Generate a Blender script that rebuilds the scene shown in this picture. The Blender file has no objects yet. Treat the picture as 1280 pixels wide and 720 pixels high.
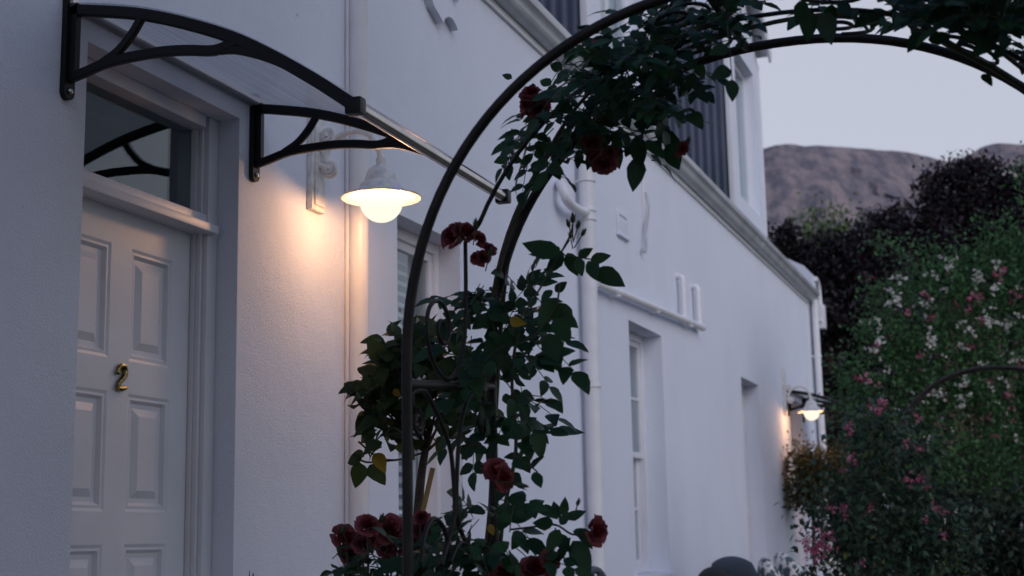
import bpy, bmesh, math, random
import numpy as np
from mathutils import Vector, Matrix, noise

random.seed(7); rng = np.random.default_rng(7)
S = bpy.context.scene
COL = S.collection
# ------------------------------------------------------------------ camera
H = 1.15                                   # eye height above the path
CAM = Vector((0.0, -3.1, H))               # wall face is the plane y = 0, x runs along the house
F_PX = 1777.78                             # 50 mm on a 36 mm sensor, in pixels of the 1280 wide photo
PITCH, YAW, ROLL = (math.radians(a) for a in (10.035, 20.187, -1.1256))
FW = Vector((math.cos(YAW)*math.cos(PITCH), math.sin(YAW)*math.cos(PITCH), math.sin(PITCH)))
_r = Vector((math.sin(YAW), -math.cos(YAW), 0)); _u = _r.cross(FW)
RT = _r*math.cos(ROLL) + _u*math.sin(ROLL); UP = -_r*math.sin(ROLL) + _u*math.cos(ROLL)
cam = bpy.data.cameras.new('camera'); camo = bpy.data.objects.new('camera', cam); COL.objects.link(camo)
camo.matrix_world = Matrix(((RT.x, UP.x, -FW.x, CAM.x), (RT.y, UP.y, -FW.y, CAM.y), (RT.z, UP.z, -FW.z, CAM.z), (0, 0, 0, 1)))
cam.sensor_width = 36; cam.lens = 50; cam.clip_start = .05; cam.clip_end = 20000
cam.dof.use_dof = True; cam.dof.focus_distance = 4.8; cam.dof.aperture_fstop = 4.2
S.camera = camo
# ------------------------------------------------------------------ dusk sky, faint low sun, exposure
SUN_EL, SUN_AZ = math.radians(24), math.radians(226)    # direction towards the light: behind the camera, over its left shoulder
w = bpy.data.worlds.new('World'); S.world = w; w.use_nodes = True
nt = w.node_tree; nt.nodes.clear()
sky = nt.nodes.new('ShaderNodeTexSky'); sky.sky_type = 'NISHITA'; sky.sun_disc = False
sky.sun_elevation = SUN_EL; sky.sun_rotation = math.radians(90) - SUN_AZ
sky.air_density = 1.0; sky.dust_density = 1.0; sky.ozone_density = 6.0
# dusk haze: pale lavender low in the sky all the way round, the blue above it
tcw = nt.nodes.new('ShaderNodeTexCoord'); sx = nt.nodes.new('ShaderNodeSeparateXYZ'); nt.links.new(tcw.outputs['Generated'], sx.inputs[0])
hz = nt.nodes.new('ShaderNodeMapRange'); hz.interpolation_type = 'SMOOTHSTEP'
hz.inputs[1].default_value = .38; hz.inputs[2].default_value = .85; hz.inputs[3].default_value = .88; hz.inputs[4].default_value = 0
nt.links.new(sx.outputs['Z'], hz.inputs[0])
hm = nt.nodes.new('ShaderNodeMix'); hm.data_type = 'RGBA'; hm.inputs[7].default_value = (3.85, 3.93, 4.45, 1)
nt.links.new(hz.outputs[0], hm.inputs[0]); nt.links.new(sky.outputs[0], hm.inputs[6])
bg = nt.nodes.new('ShaderNodeBackground'); bg.inputs[1].default_value = .15
out = nt.nodes.new('ShaderNodeOutputWorld')
nt.links.new(hm.outputs[2], bg.inputs[0]); nt.links.new(bg.outputs[0], out.inputs[0])
sd = Vector((math.cos(SUN_EL)*math.cos(SUN_AZ), math.cos(SUN_EL)*math.sin(SUN_AZ), math.sin(SUN_EL)))
sl = bpy.data.lights.new('sun', 'SUN'); sl.energy = 1.08; sl.angle = math.radians(50); sl.color = (1, .95, 1)
so = bpy.data.objects.new('sun', sl); so.rotation_euler = sd.to_track_quat('Z', 'Y').to_euler(); so.location = (-5, -5, 20); COL.objects.link(so)
S.view_settings.view_transform = 'Standard'; S.view_settings.look = 'None'
S.view_settings.exposure = 0; S.view_settings.gamma = 1; S.view_settings.use_curve_mapping = False

# ------------------------------------------------------------------ pixel helpers (1280 x 720 photo pixels -> points on real planes)
def ray(px, py): return FW*F_PX + RT*(px-640) + UP*(360-py)
def on_y(px, py, y=0.0):
    v = ray(px, py); return CAM + v*((y-CAM.y)/v.y)
def on_x(px, py, x):
    v = ray(px, py); return CAM + v*((x-CAM.x)/v.x)
def at(px, py, depth):
    v = ray(px, py); return CAM + v*(depth/F_PX)

# ------------------------------------------------------------------ materials
def mat(name, col, rough=.6, metal=0, spec=.5, var=0, vscale=8, bump=0, bscale=60, bdetail=4, trans=0, vcol=None, coat=0):
    m = bpy.data.materials.new(name); m.use_nodes = True; t = m.node_tree
    b = t.nodes['Principled BSDF']
    b.inputs['Base Color'].default_value = (*col, 1); b.inputs['Roughness'].default_value = rough
    b.inputs['Metallic'].default_value = metal; b.inputs['Specular IOR Level'].default_value = spec
    b.inputs['Coat Weight'].default_value = coat
    tc = t.nodes.new('ShaderNodeTexCoord')
    if var:
        n = t.nodes.new('ShaderNodeTexNoise'); n.inputs['Scale'].default_value = vscale; n.inputs['Detail'].default_value = 5
        t.links.new(tc.outputs['Object'], n.inputs['Vector'])
        mx = t.nodes.new('ShaderNodeMix'); mx.data_type = 'RGBA'
        c2 = vcol if vcol else tuple(c*(1-var) for c in col)
        mx.inputs[6].default_value = (*col, 1); mx.inputs[7].default_value = (*c2, 1)
        rp = t.nodes.new('ShaderNodeMapRange'); rp.inputs[1].default_value = .38; rp.inputs[2].default_value = .66
        t.links.new(n.outputs[0], rp.inputs[0]); t.links.new(rp.outputs[0], mx.inputs[0]); t.links.new(mx.outputs[2], b.inputs['Base Color'])
        m['mixnode'] = mx.name
    if bump:
        n = t.nodes.new('ShaderNodeTexNoise'); n.inputs['Scale'].default_value = bscale; n.inputs['Detail'].default_value = bdetail
        t.links.new(tc.outputs['Object'], n.inputs['Vector'])
        bp = t.nodes.new('ShaderNodeBump'); bp.inputs['Strength'].default_value = 1; bp.inputs['Distance'].default_value = bump
        t.links.new(n.outputs[0], bp.inputs['Height']); t.links.new(bp.outputs[0], b.inputs['Normal'])
    return m

def leaf_mat(name, c1, c2, rough=.45, transl=.25, c3=None, spec=None):
    m = bpy.data.materials.new(name); m.use_nodes = True; t = m.node_tree
    b = t.nodes['Principled BSDF']; b.inputs['Roughness'].default_value = rough+.08; b.inputs['Specular IOR Level'].default_value = (.08 if 'petal' in name else .3)
    g = t.nodes.new('ShaderNodeNewGeometry'); oi = t.nodes.new('ShaderNodeObjectInfo')
    ad = t.nodes.new('ShaderNodeMath'); ad.operation = 'ADD'
    fr = t.nodes.new('ShaderNodeMath'); fr.operation = 'FRACT'
    t.links.new(g.outputs['Random Per Island'], ad.inputs[0]); t.links.new(oi.outputs['Random'], ad.inputs[1]); t.links.new(ad.outputs[0], fr.inputs[0])
    cr = t.nodes.new('ShaderNodeValToRGB'); cr.color_ramp.elements[0].color = (*c1, 1); cr.color_ramp.elements[1].color = (*c2, 1)
    if c3:
        e = cr.color_ramp.elements.new(.93); e.color = (*c2, 1); cr.color_ramp.elements[-1].color = (*c3, 1)
    t.links.new(fr.outputs[0], cr.inputs[0])
    # the underside of a leaf is a paler, duller green
    bf = t.nodes.new('ShaderNodeMix'); bf.data_type = 'RGBA'; hv = t.nodes.new('ShaderNodeHueSaturation')
    hv.inputs['Saturation'].default_value = .75; hv.inputs['Value'].default_value = 1.35
    t.links.new(cr.outputs[0], hv.inputs['Color']); t.links.new(cr.outputs[0], bf.inputs[6]); t.links.new(hv.outputs[0], bf.inputs[7]); t.links.new(g.outputs['Backfacing'], bf.inputs[0])
    t.links.new(bf.outputs[2], b.inputs['Base Color'])
    tr = t.nodes.new('ShaderNodeBsdfTranslucent'); t.links.new(bf.outputs[2], tr.inputs[0])
    ms = t.nodes.new('ShaderNodeMixShader'); ms.inputs[0].default_value = transl
    t.links.new(b.outputs[0], ms.inputs[1]); t.links.new(tr.outputs[0], ms.inputs[2]); t.links.new(ms.outputs[0], t.nodes['Material Output'].inputs[0])
    return m

def plaster_mat():
    m = mat('plaster', (.80, .79, .80), .85, spec=.25)
    t = m.node_tree; b = t.nodes['Principled BSDF']; tc = t.nodes.new('ShaderNodeTexCoord')
    n1 = t.nodes.new('ShaderNodeTexNoise'); n1.inputs['Scale'].default_value = 95; n1.inputs['Detail'].default_value = 6; n1.inputs['Roughness'].default_value = .65
    n2 = t.nodes.new('ShaderNodeTexNoise'); n2.inputs['Scale'].default_value = 3.2; n2.inputs['Detail'].default_value = 4
    n3 = t.nodes.new('ShaderNodeTexNoise'); n3.inputs['Scale'].default_value = 1.1; n3.inputs['Detail'].default_value = 6
    mp = t.nodes.new('ShaderNodeMapping'); mp.inputs['Scale'].default_value = (1.5, 1.5, .8)
    for n in (n1, n2): t.links.new(tc.outputs['Object'], n.inputs['Vector'])
    t.links.new(tc.outputs['Object'], mp.inputs[0]); t.links.new(mp.outputs[0], n3.inputs['Vector'])
    ma = t.nodes.new('ShaderNodeMath'); ma.operation = 'MULTIPLY_ADD'; ma.inputs[1].default_value = 3.0
    t.links.new(n2.outputs[0], ma.inputs[0]); t.links.new(n1.outputs[0], ma.inputs[2])
    bp = t.nodes.new('ShaderNodeBump'); bp.inputs['Distance'].default_value = .0042
    t.links.new(ma.outputs[0], bp.inputs['Height']); t.links.new(bp.outputs[0], b.inputs['Normal'])
    cr = t.nodes.new('ShaderNodeValToRGB'); cr.color_ramp.elements[0].position = .3; cr.color_ramp.elements[1].position = .62
    cr.color_ramp.elements[0].color = (.70, .73, .825, 1); cr.color_ramp.elements[1].color = (.735, .765, .865, 1)
    t.links.new(n3.outputs[0], cr.inputs[0])
    # small scattered specks and scuffs in the paint
    v = t.nodes.new('ShaderNodeTexVoronoi'); v.inputs['Scale'].default_value = 3.5; t.links.new(tc.outputs['Object'], v.inputs['Vector'])
    mr = t.nodes.new('ShaderNodeMapRange'); mr.inputs[1].default_value = .012; mr.inputs[2].default_value = .035; mr.inputs[3].default_value = .45; mr.inputs[4].default_value = 1
    t.links.new(v.outputs['Distance'], mr.inputs[0])
    mu = t.nodes.new('ShaderNodeMix'); mu.data_type = 'RGBA'; mu.blend_type = 'MULTIPLY'; mu.inputs[0].default_value = 1
    t.links.new(cr.outputs[0], mu.inputs[6]); t.links.new(mr.outputs[0], mu.inputs[7]); t.links.new(mu.outputs[2], b.inputs['Base Color'])
    return m

def mix_shader(m, other, fac):
    t = m.node_tree; ms = t.nodes.new('ShaderNodeMixShader'); ms.inputs[0].default_value = fac
    o = t.nodes['Material Output']; cur = o.inputs[0].links[0].from_socket
    t.links.new(cur, ms.inputs[1]); t.links.new(other.outputs[0], ms.inputs[2]); t.links.new(ms.outputs[0], o.inputs[0])

M = {}
M['plaster'] = plaster_mat()
M['paint'] = mat('door_paint', (.73, .73, .78), .45, bump=.0006, bscale=40, var=.06, vscale=5)
M['pvc'] = mat('pvc', (.75, .75, .79), .38, var=.08, vscale=6)
M['gutter'] = mat('gutter_metal', (.50, .52, .56), .3, var=.25, vscale=2.5)
M['black'] = mat('black_plastic', (.004, .0045, .006), .45, spec=.35, bump=.0003, bscale=300)
M['bolt'] = mat('bolt_steel', (.55, .55, .56), .3, metal=1)
M['alu'] = mat('aluminium', (.55, .51, .48), .28, metal=1, var=.2, vscale=12)
M['iron'] = mat('arch_iron', (.011, .009, .010), .5, spec=.4, bump=.0006, bscale=90, var=.5, vscale=14, vcol=(.026, .020, .018))
M['brass'] = mat('brass', (.40, .31, .12), .3, metal=1, var=.8, vscale=60)
M['lampwhite'] = mat('lamp_enamel', (.74, .73, .73), .5, var=.25, vscale=25, bump=.0008, bscale=120)
M['roof'] = mat('roof_metal', (.062, .080, .125), .5, var=.2, vscale=1.5)
M['shutter'] = mat('shutter_white', (.82, .81, .80), .5)
M['curtain'] = mat('curtain_cloth', (.62, .60, .58), .9)
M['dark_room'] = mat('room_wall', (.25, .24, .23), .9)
M['bark'] = mat('bark', (.10, .075, .055), .85, var=.5, vscale=30, bump=.004, bscale=60)
M['cane'] = mat('bamboo_cane', (.42, .26, .10), .5, var=.3, vscale=20)
M['stem'] = mat('rose_stem', (.045, .06, .025), .6, var=.5, vscale=25, vcol=(.07, .05, .03))
M['bud'] = mat('rose_bud', (.05, .08, .035), .6)
M['soil'] = mat('soil', (.055, .042, .032), .95, var=.4, vscale=3, bump=.03, bscale=8)
M['grass'] = mat('ground_cover', (.045, .065, .025), .95, var=.5, vscale=.6, bump=.05, bscale=5)
M['path'] = mat('path_gravel', (.27, .24, .21), .9, var=.35, vscale=20, bump=.01, bscale=50)
M['fab_dark'] = mat('fabric_charcoal', (.045, .046, .05), .95, bump=.001, bscale=500)
M['fab_blue'] = mat('fabric_slate_blue', (.075, .095, .125), .95, bump=.001, bscale=500)
M['fab_grey'] = mat('fabric_grey', (.16, .15, .15), .95, bump=.001, bscale=500)
M['wicker'] = mat('wicker', (.06, .045, .035), .7, bump=.004, bscale=90)
M['stone'] = mat('step_stone', (.34, .32, .30), .85, var=.3, vscale=9, bump=.003, bscale=60)

m = bpy.data.materials.new('glass_pane'); m.use_nodes = True; M['glass'] = m
t = m.node_tree; t.nodes.remove(t.nodes['Principled BSDF'])
gl = t.nodes.new('ShaderNodeBsdfGlossy'); gl.inputs['Roughness'].default_value = .015; gl.inputs['Color'].default_value = (.9, .93, .95, 1)
tp = t.nodes.new('ShaderNodeBsdfTransparent'); tp.inputs[0].default_value = (.80, .86, .88, 1)
lw = t.nodes.new('ShaderNodeLayerWeight'); lw.inputs[0].default_value = .5
pw_ = t.nodes.new('ShaderNodeMath'); pw_.operation = 'POWER'; pw_.inputs[1].default_value = 4.0; t.links.new(lw.outputs['Facing'], pw_.inputs[0])
fn = t.nodes.new('ShaderNodeMath'); fn.operation = 'MULTIPLY_ADD'; fn.inputs[1].default_value = .9; fn.inputs[2].default_value = .06; t.links.new(pw_.outputs[0], fn.inputs[0])
ms = t.nodes.new('ShaderNodeMixShader'); t.links.new(fn.outputs[0], ms.inputs[0]); t.links.new(tp.outputs[0], ms.inputs[1]); t.links.new(gl.outputs[0], ms.inputs[2])
t.links.new(ms.outputs[0], t.nodes['Material Output'].inputs[0])

# polycarbonate awning sheet: milky, lets the sky through, with fine flutes along the wall
m = mat('polycarbonate', (.62, .64, .68), .3, spec=.5); M['poly'] = m; t = m.node_tree; b = t.nodes['Principled BSDF']
tc = t.nodes.new('ShaderNodeTexCoord'); mp = t.nodes.new('ShaderNodeMapping'); mp.inputs['Scale'].default_value = (.6, 60, 60)
nz = t.nodes.new('ShaderNodeTexNoise'); nz.inputs['Scale'].default_value = 2.5; nz.inputs['Detail'].default_value = 3
t.links.new(tc.outputs['Object'], mp.inputs[0]); t.links.new(mp.outputs[0], nz.inputs['Vector'])
cr = t.nodes.new('ShaderNodeValToRGB'); cr.color_ramp.elements[0].color = (.36, .37, .41, 1); cr.color_ramp.elements[1].color = (.72, .74, .78, 1)
cr.color_ramp.elements[0].position = .3; cr.color_ramp.elements[1].position = .7
t.links.new(nz.outputs[0], cr.inputs[0]); t.links.new(cr.outputs[0], b.inputs['Base Color'])
tl = t.nodes.new('ShaderNodeBsdfTranslucent'); t.links.new(cr.outputs[0], tl.inputs[0]); mix_shader(m, tl, .5)
tp = t.nodes.new('ShaderNodeBsdfTransparent'); tp.inputs[0].default_value = (.85, .87, .9, 1); mix_shader(m, tp, .22)

# frosted lamp globe around its bulb
m = bpy.data.materials.new('frosted_globe'); m.use_nodes = True; M['globe'] = m
t = m.node_tree; t.nodes.remove(t.nodes['Principled BSDF'])
em = t.nodes.new('ShaderNodeEmission'); em.inputs[0].default_value = (1, .88, .68, 1); em.inputs[1].default_value = 1.3
tp = t.nodes.new('ShaderNodeBsdfTransparent'); ms = t.nodes.new('ShaderNodeMixShader'); ms.inputs[0].default_value = .3
t.links.new(em.outputs[0], ms.inputs[1]); t.links.new(tp.outputs[0], ms.inputs[2]); t.links.new(ms.outputs[0], t.nodes['Material Output'].inputs[0])

M['leaf'] = leaf_mat('rose_leaf', (.012, .045, .020), (.028, .086, .030), .42, .2)
M['leaf_tree'] = leaf_mat('tree_leaf', (.026, .050, .020), (.060, .090, .030), .5, .45, (.22, .16, .03))
M['leaf_yellow'] = leaf_mat('yellow_leaf', (.38, .25, .03), (.45, .28, .04), .5, .3)
M['leaf_arch2'] = leaf_mat('bush_leaf', (.010, .030, .018), (.028, .064, .036), .5, .2, (.12, .13, .03))
M['leaf_ramble'] = leaf_mat('rambler_leaf', (.022, .072, .026), (.060, .155, .050), .5, .3)
M['leaf_purple'] = leaf_mat('purple_leaf', (.006, .004, .007), (.016, .009, .014), .5, .1)
M['leaf_pale'] = leaf_mat('pale_leaf', (.08, .13, .04), (.15, .20, .08), .5, .35)
M['leaf_hedge'] = leaf_mat('shade_dark_leaf', (.005, .012, .007), (.012, .026, .013), .5, .15)  # near-black leaves: the deep shade on the hedge is put into the colour
M['leaf_lamp'] = leaf_mat('lamp_glow_leaf', (.04, .05, .02), (.12, .10, .035), .5, .3, (.30, .18, .05))  # yellow and orange tones put some of the lamp glow into the leaves
M['petal_red'] = leaf_mat('red_petal', (.11, .005, .012), (.27, .010, .022), .6, .2)
M['petal_pink'] = leaf_mat('pink_petal', (.24, .025, .085), (.36, .075, .15), .6, .25)
M['petal_rose'] = leaf_mat('rose_pink_petal', (.45, .07, .10), (.55, .16, .17), .6, .25)
M['petal_white'] = leaf_mat('white_petal', (.45, .42, .38), (.62, .61, .57), .6, .25)
M['petal_wine'] = leaf_mat('wine_petal', (.16, .02, .06), (.42, .10, .20), .6, .25)

# ------------------------------------------------------------------ object helpers
def link(o, parent=None):
    COL.objects.link(o)
    if parent: o.parent = parent
    return o
def worg(o):
    v = Vector((0, 0, 0))
    while o: v = v + o.location; o = o.parent
    return v
def tag(o, label=None, cat=None, group=None, kind=None):
    if label: o['label'] = label
    if cat: o['category'] = cat
    if group: o['group'] = group
    if kind: o['kind'] = kind
    return o
def thing(name, label, cat, loc, group=None):
    o = bpy.data.objects.new(name, None); o.empty_display_size = .1; o.location = loc; link(o); return tag(o, label, cat, group)
class MB:
    def __init__(s): s.v = []; s.f = []
    def add(s, vs, fs):
        k = len(s.v); s.v += [tuple(v) for v in vs]; s.f += [tuple(i+k for i in f) for f in fs]; return s
    def box(s, x0, x1, y0, y1, z0, z1):
        return s.add([(x, y, z) for x in (x0, x1) for y in (y0, y1) for z in (z0, z1)],
                     [(0, 1, 3, 2), (4, 6, 7, 5), (0, 4, 5, 1), (2, 3, 7, 6), (0, 2, 6, 4), (1, 5, 7, 3)])
    def bbox(s, x0, x1, y0, y1, z0, z1, b=.006):
        bm = bmesh.new(); bmesh.ops.create_cube(bm, size=1)
        for v in bm.verts: v.co = Vector(((x0+x1)/2+v.co.x*(x1-x0), (y0+y1)/2+v.co.y*(y1-y0), (z0+z1)/2+v.co.z*(z1-z0)))
        b = min(b, .45*min(x1-x0, y1-y0, z1-z0))
        bmesh.ops.bevel(bm, geom=bm.edges[:], offset=b, segments=2, affect='EDGES', profile=.6)
        bm.verts.index_update(); s.add([v.co for v in bm.verts], [[v.index for v in f.verts] for f in bm.faces]); bm.free(); return s
    def tube(s, pts, r, n=10, cap=True, flat=None, closed=False):
        pts = [Vector(p) for p in pts]; rs = r if isinstance(r, (list, tuple)) else [r]*len(pts)
        k = len(s.v); ref = None
        for i, p in enumerate(pts):
            if closed: tg = pts[(i+1) % len(pts)] - pts[i-1]
            else: tg = pts[min(i+1, len(pts)-1)] - pts[max(i-1, 0)]
            tg.normalize()
            if ref is None:
                ref = Vector((0, 0, 1)) if abs(tg.z) < .9 else Vector((1, 0, 0))
            a = (ref - tg*ref.dot(tg)).normalized(); bb = tg.cross(a); ref = a
            for j in range(n):
                th = 2*math.pi*j/n; s.v.append(tuple(p + (a*math.cos(th) + bb*math.sin(th))*rs[i]))
        m_ = len(pts)
        for i in range(m_ if closed else m_-1):
            for j in range(n):
                a0 = k+i*n+j; a1 = k+i*n+(j+1) % n; i2 = (i+1) % m_
                s.f.append((a0, a1, k+i2*n+(j+1) % n, k+i2*n+j))
        if cap and not closed:
            s.f.append(tuple(k+j for j in range(n))[::-1]); s.f.append(tuple(k+(m_-1)*n+j for j in range(n)))
        return s
    def bar(s, pts, wd, th, side):
        """rectangular bar swept along pts; `side` = constant sideways direction (width wd), th across it"""
        pts = [Vector(p) for p in pts]; side = Vector(side).normalized(); k = len(s.v); e = min(wd, th)*.22
        for i, p in enumerate(pts):
            tg = (pts[min(i+1, len(pts)-1)] - pts[max(i-1, 0)]).normalized(); nn = tg.cross(side).normalized()
            a, b = wd/2, th/2
            for (sx, sn) in ((-a, -b+e), (-a, b-e), (-a+e, b), (a-e, b), (a, b-e), (a, -b+e), (a-e, -b), (-a+e, -b)): s.v.append(tuple(p + side*sx + nn*sn))
        for i in range(len(pts)-1):
            for j in range(8): s.f.append((k+i*8+j, k+i*8+(j+1) % 8, k+i*8+8+(j+1) % 8, k+i*8+8+j))
        s.f.append(tuple(range(k, k+8))[::-1]); s.f.append(tuple(range(k+len(pts)*8-8, k+len(pts)*8))); return s
    def lathe(s, prof, c, n=32):
        k = len(s.v); c = Vector(c)
        for (r, z) in prof:
            for j in range(n):
                th = 2*math.pi*j/n; s.v.append((c.x+r*math.cos(th), c.y+r*math.sin(th), c.z+z))
        for i in range(len(prof)-1):
            for j in range(n): s.f.append((k+i*n+j, k+i*n+(j+1) % n, k+(i+1)*n+(j+1) % n, k+(i+1)*n+j))
        return s
    def ellipsoid(s, c, r, nu=16, nv=10):
        prof = [(math.sin(math.pi*i/nv), -math.cos(math.pi*i/nv)) for i in range(nv+1)]; k = len(s.v)
        s.lathe([(max(a, 1e-4), b) for a, b in prof], (0, 0, 0), nu)
        for i in range(k, len(s.v)):
            v = s.v[i]; s.v[i] = (c[0]+v[0]*r[0], c[1]+v[1]*r[1], c[2]+v[2]*r[2])
        return s
    def prism(s, outline, y0, y1):
        """outline [(x,z)] extruded from y0 to y1"""
        k = len(s.v); n = len(outline)
        s.v += [(x, y0, z) for x, z in outline] + [(x, y1, z) for x, z in outline]
        s.f.append(tuple(range(k, k+n))); s.f.append(tuple(range(k+2*n-1, k+n-1, -1)))
        for i in range(n): s.f.append((k+i, k+(i+1) % n, k+n+(i+1) % n, k+n+i)); 
        return s
    def build(s, name, material, parent=None, smooth=True, label=None, local=False):
        me = bpy.data.meshes.new(name)
        o0 = Vector((0, 0, 0)) if (local or not parent) else worg(parent)
        me.from_pydata([(v[0]-o0.x, v[1]-o0.y, v[2]-o0.z) for v in s.v], [], s.f)
        bm = bmesh.new(); bm.from_mesh(me); bmesh.ops.recalc_face_normals(bm, faces=bm.faces[:]); bm.to_mesh(me); bm.free()
        me.materials.append(M[material]); 
        if smooth:
            me.polygons.foreach_set('use_smooth', [True]*len(me.polygons)); me.set_sharp_from_angle(angle=math.radians(38))
        me.update(); o = bpy.data.objects.new(name, me); link(o, parent)
        if label: o['label'] = label
        return o
def copy_tree(o, parent=None):
    c = o.copy(); COL.objects.link(c); c.parent = parent
    for ch in o.children: copy_tree(ch, c)
    return c
def smooth_path(pts, n=8):
    """Catmull-Rom through pts"""
    P = [Vector(p) for p in pts]; P = [P[0]*2-P[1]] + P + [P[-1]*2-P[-2]]; o = []
    for i in range(1, len(P)-2):
        a, b, c, d = P[i-1:i+3]
        for k in range(n):
            t_ = k/n; o.append(.5*((2*b) + (c-a)*t_ + (2*a-5*b+4*c-d)*t_*t_ + (3*b-a-3*c+d)*t_**3))
    o.append(P[-2]); return o

# ------------------------------------------------------------------ ground
def sheet(name, x0, x1, y0, y1, z, mt, kind='structure'):
    o = MB().add([(x0, y0, z), (x1, y0, z), (x1, y1, z), (x0, y1, z)], [(0, 1, 2, 3)]).build(name, mt, smooth=False); return tag(o, kind=kind)
sheet('ground', -6000, 9000, -7000, 7000, 0, 'grass')
sheet('flower_bed', -5, 24, -1.62, -.012, .004, 'soil')
sheet('path', -6, 24, -3.55, -1.62, .008, 'path')

# mountain: a ridge about 3 km off, its crest as seen above the trees
def mountain():
    crest = [(300, 330), (500, 290), (700, 250), (850, 215), (930, 196), (953, 187), (970, 180), (985, 177), (1005, 178), (1020, 175), (1050, 176), (1085, 180), (1115, 181), (1135, 185), (1150, 191), (1170, 195), (1190, 197), (1210, 192), (1225, 184), (1245, 180), (1280, 181), (1330, 178), (1400, 190), (1500, 215), (1700, 260), (1900, 300)]
    vs, fs = [], []; nu, nv = 420, 70; xs = np.linspace(300, 1900, nu)
    ys = np.interp(xs, [c[0] for c in crest], [c[1] for c in crest])
    for i in range(nu):
        v = ray(xs[i], ys[i]); hz = math.hypot(v.x, v.y); dx, dy = v.x/hz, v.y/hz; el = v.z/hz; D = 3200 + 150*math.sin(i*.03)
        top = el*D
        for j in range(nv):
            t_ = j/(nv-1)*1.25
            if t_ <= 1: d = D - (1-t_)*2000; zz = top*(t_**1.6*.75+.25*t_**4)
            else: d = D + (t_-1)*3000; zz = top*(1-(t_-1)*1.5)
            x, y = dx*d, dy*d
            p = Vector((x/420, y/420, zz/420))
            n1 = noise.ridged_multi_fractal(p, 1, 2.1, 5, 1, 2)-1.0; n2 = noise.fractal(p*4, 1, 2, 4)
            amp = min(1, t_*3)*(1 - math.exp(-((t_-1)/.10)**2)*.86)
            zz += (n1*120 + n2*45)*amp
            d2 = (n2*110+n1*110)*amp
            vs.append((CAM.x+x+dx*d2, CAM.y+y+dy*d2, CAM.z + zz if t_ > .02 else -5))
    for i in range(nu-1):
        for j in range(nv-1): fs.append((i*nv+j, (i+1)*nv+j, (i+1)*nv+j+1, i*nv+j+1))
    m = mat('mountain_rock', (.23, .19, .19), .95, spec=.1); M['rock'] = m; t = m.node_tree; b = t.nodes['Principled BSDF']
    tc = t.nodes.new('ShaderNodeTexCoord'); n = t.nodes.new('ShaderNodeTexNoise'); n.inputs['Scale'].default_value = .016; n.inputs['Detail'].default_value = 10; n.inputs['Roughness'].default_value = .72
    mp = t.nodes.new('ShaderNodeMapping'); mp.inputs['Scale'].default_value = (1.5, 1.5, .7); t.links.new(tc.outputs['Object'], mp.inputs[0]); t.links.new(mp.outputs[0], n.inputs['Vector'])
    cr = t.nodes.new('ShaderNodeValToRGB'); cr.color_ramp.elements[0].position = .42; cr.color_ramp.elements[1].position = .59
    cr.color_ramp.elements[0].color = (.12, .115, .142, 1); cr.color_ramp.elements[1].color = (.27, .218, .225, 1)
    t.links.new(n.outputs[0], cr.inputs[0]); t.links.new(cr.outputs[0], b.inputs['Base Color'])
    o = MB().add(vs, fs).build('mountain', 'rock'); tag(o, kind='structure')
mountain()

# ------------------------------------------------------------------ the house
XE = 21.45; X0 = -7.0; DEPTH = 7.0; ZE = H+3.62
house = thing('row_house', 'white plastered row house with dark corrugated dormers and gutter', 'house', (8, 0, 0))
OPEN = [(4.06, 5.10, .5, H+1.795, .34), (6.69, 7.56, H-.42, H+1.715, .3), (11.19, 12.27, H-.33, H+1.765, .3), (15.83, 16.88, .25, H+1.755, .3), (19.05, 20.0, .45, H+1.79, .3)]
def wall():
    b = MB(); xs = sorted({X0, XE, *[o[0] for o in OPEN], *[o[1] for o in OPEN]}); zs = sorted({-.3, ZE, *[o[2] for o in OPEN], *[o[3] for o in OPEN]})
    for i in range(len(xs)-1):
        for j in range(len(zs)-1):
            cx, cz = (xs[i]+xs[i+1])/2, (zs[j]+zs[j+1])/2
            if any(o[0] < cx < o[1] and o[2] < cz < o[3] for o in OPEN): continue
            b.add([(xs[i], 0, zs[j]), (xs[i+1], 0, zs[j]), (xs[i+1], 0, zs[j+1]), (xs[i], 0, zs[j+1])], [(0, 1, 2, 3)])
    for (a, c, z0, z1, d) in OPEN:
        e = .001
        b.add([(a, 0, z0), (a, d, z0), (a, d, z1), (a, 0, z1)], [(0, 1, 2, 3)]); b.add([(c, 0, z0), (c, d, z0), (c, d, z1), (c, 0, z1)], [(3, 2, 1, 0)])
        b.add([(a, 0, z1), (c, 0, z1), (c, d, z1), (a, d, z1)], [(0, 1, 2, 3)]); b.add([(a, 0, z0), (c, 0, z0), (c, d, z0), (a, d, z0)], [(3, 2, 1, 0)])
    # inner skin of the front wall, ends and back
    for i in range(len(xs)-1):
        for j in range(len(zs)-1):
            cx, cz = (xs[i]+xs[i+1])/2, (zs[j]+zs[j+1])/2
            if any(o[0] < cx < o[1] and o[2] < cz < o[3] for o in OPEN): continue
            b.add([(xs[i], .345, zs[j]), (xs[i+1], .345, zs[j]), (xs[i+1], .345, zs[j+1]), (xs[i], .345, zs[j+1])], [(3, 2, 1, 0)])
    b.add([(X0, DEPTH, -.3), (XE, DEPTH, -.3), (XE, DEPTH, ZE), (X0, DEPTH, ZE)], [(3, 2, 1, 0)])
    for x in (X0, XE):
        rz = ZE+DEPTH/2*math.tan(math.radians(36))
        b.add([(x, 0, -.3), (x, DEPTH, -.3), (x, DEPTH, ZE), (x, DEPTH/2, rz), (x, 0, ZE)], [(0, 1, 2, 3, 4)])
    me = b.build('wall', 'plaster', house, smooth=False); return me
wall()
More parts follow.
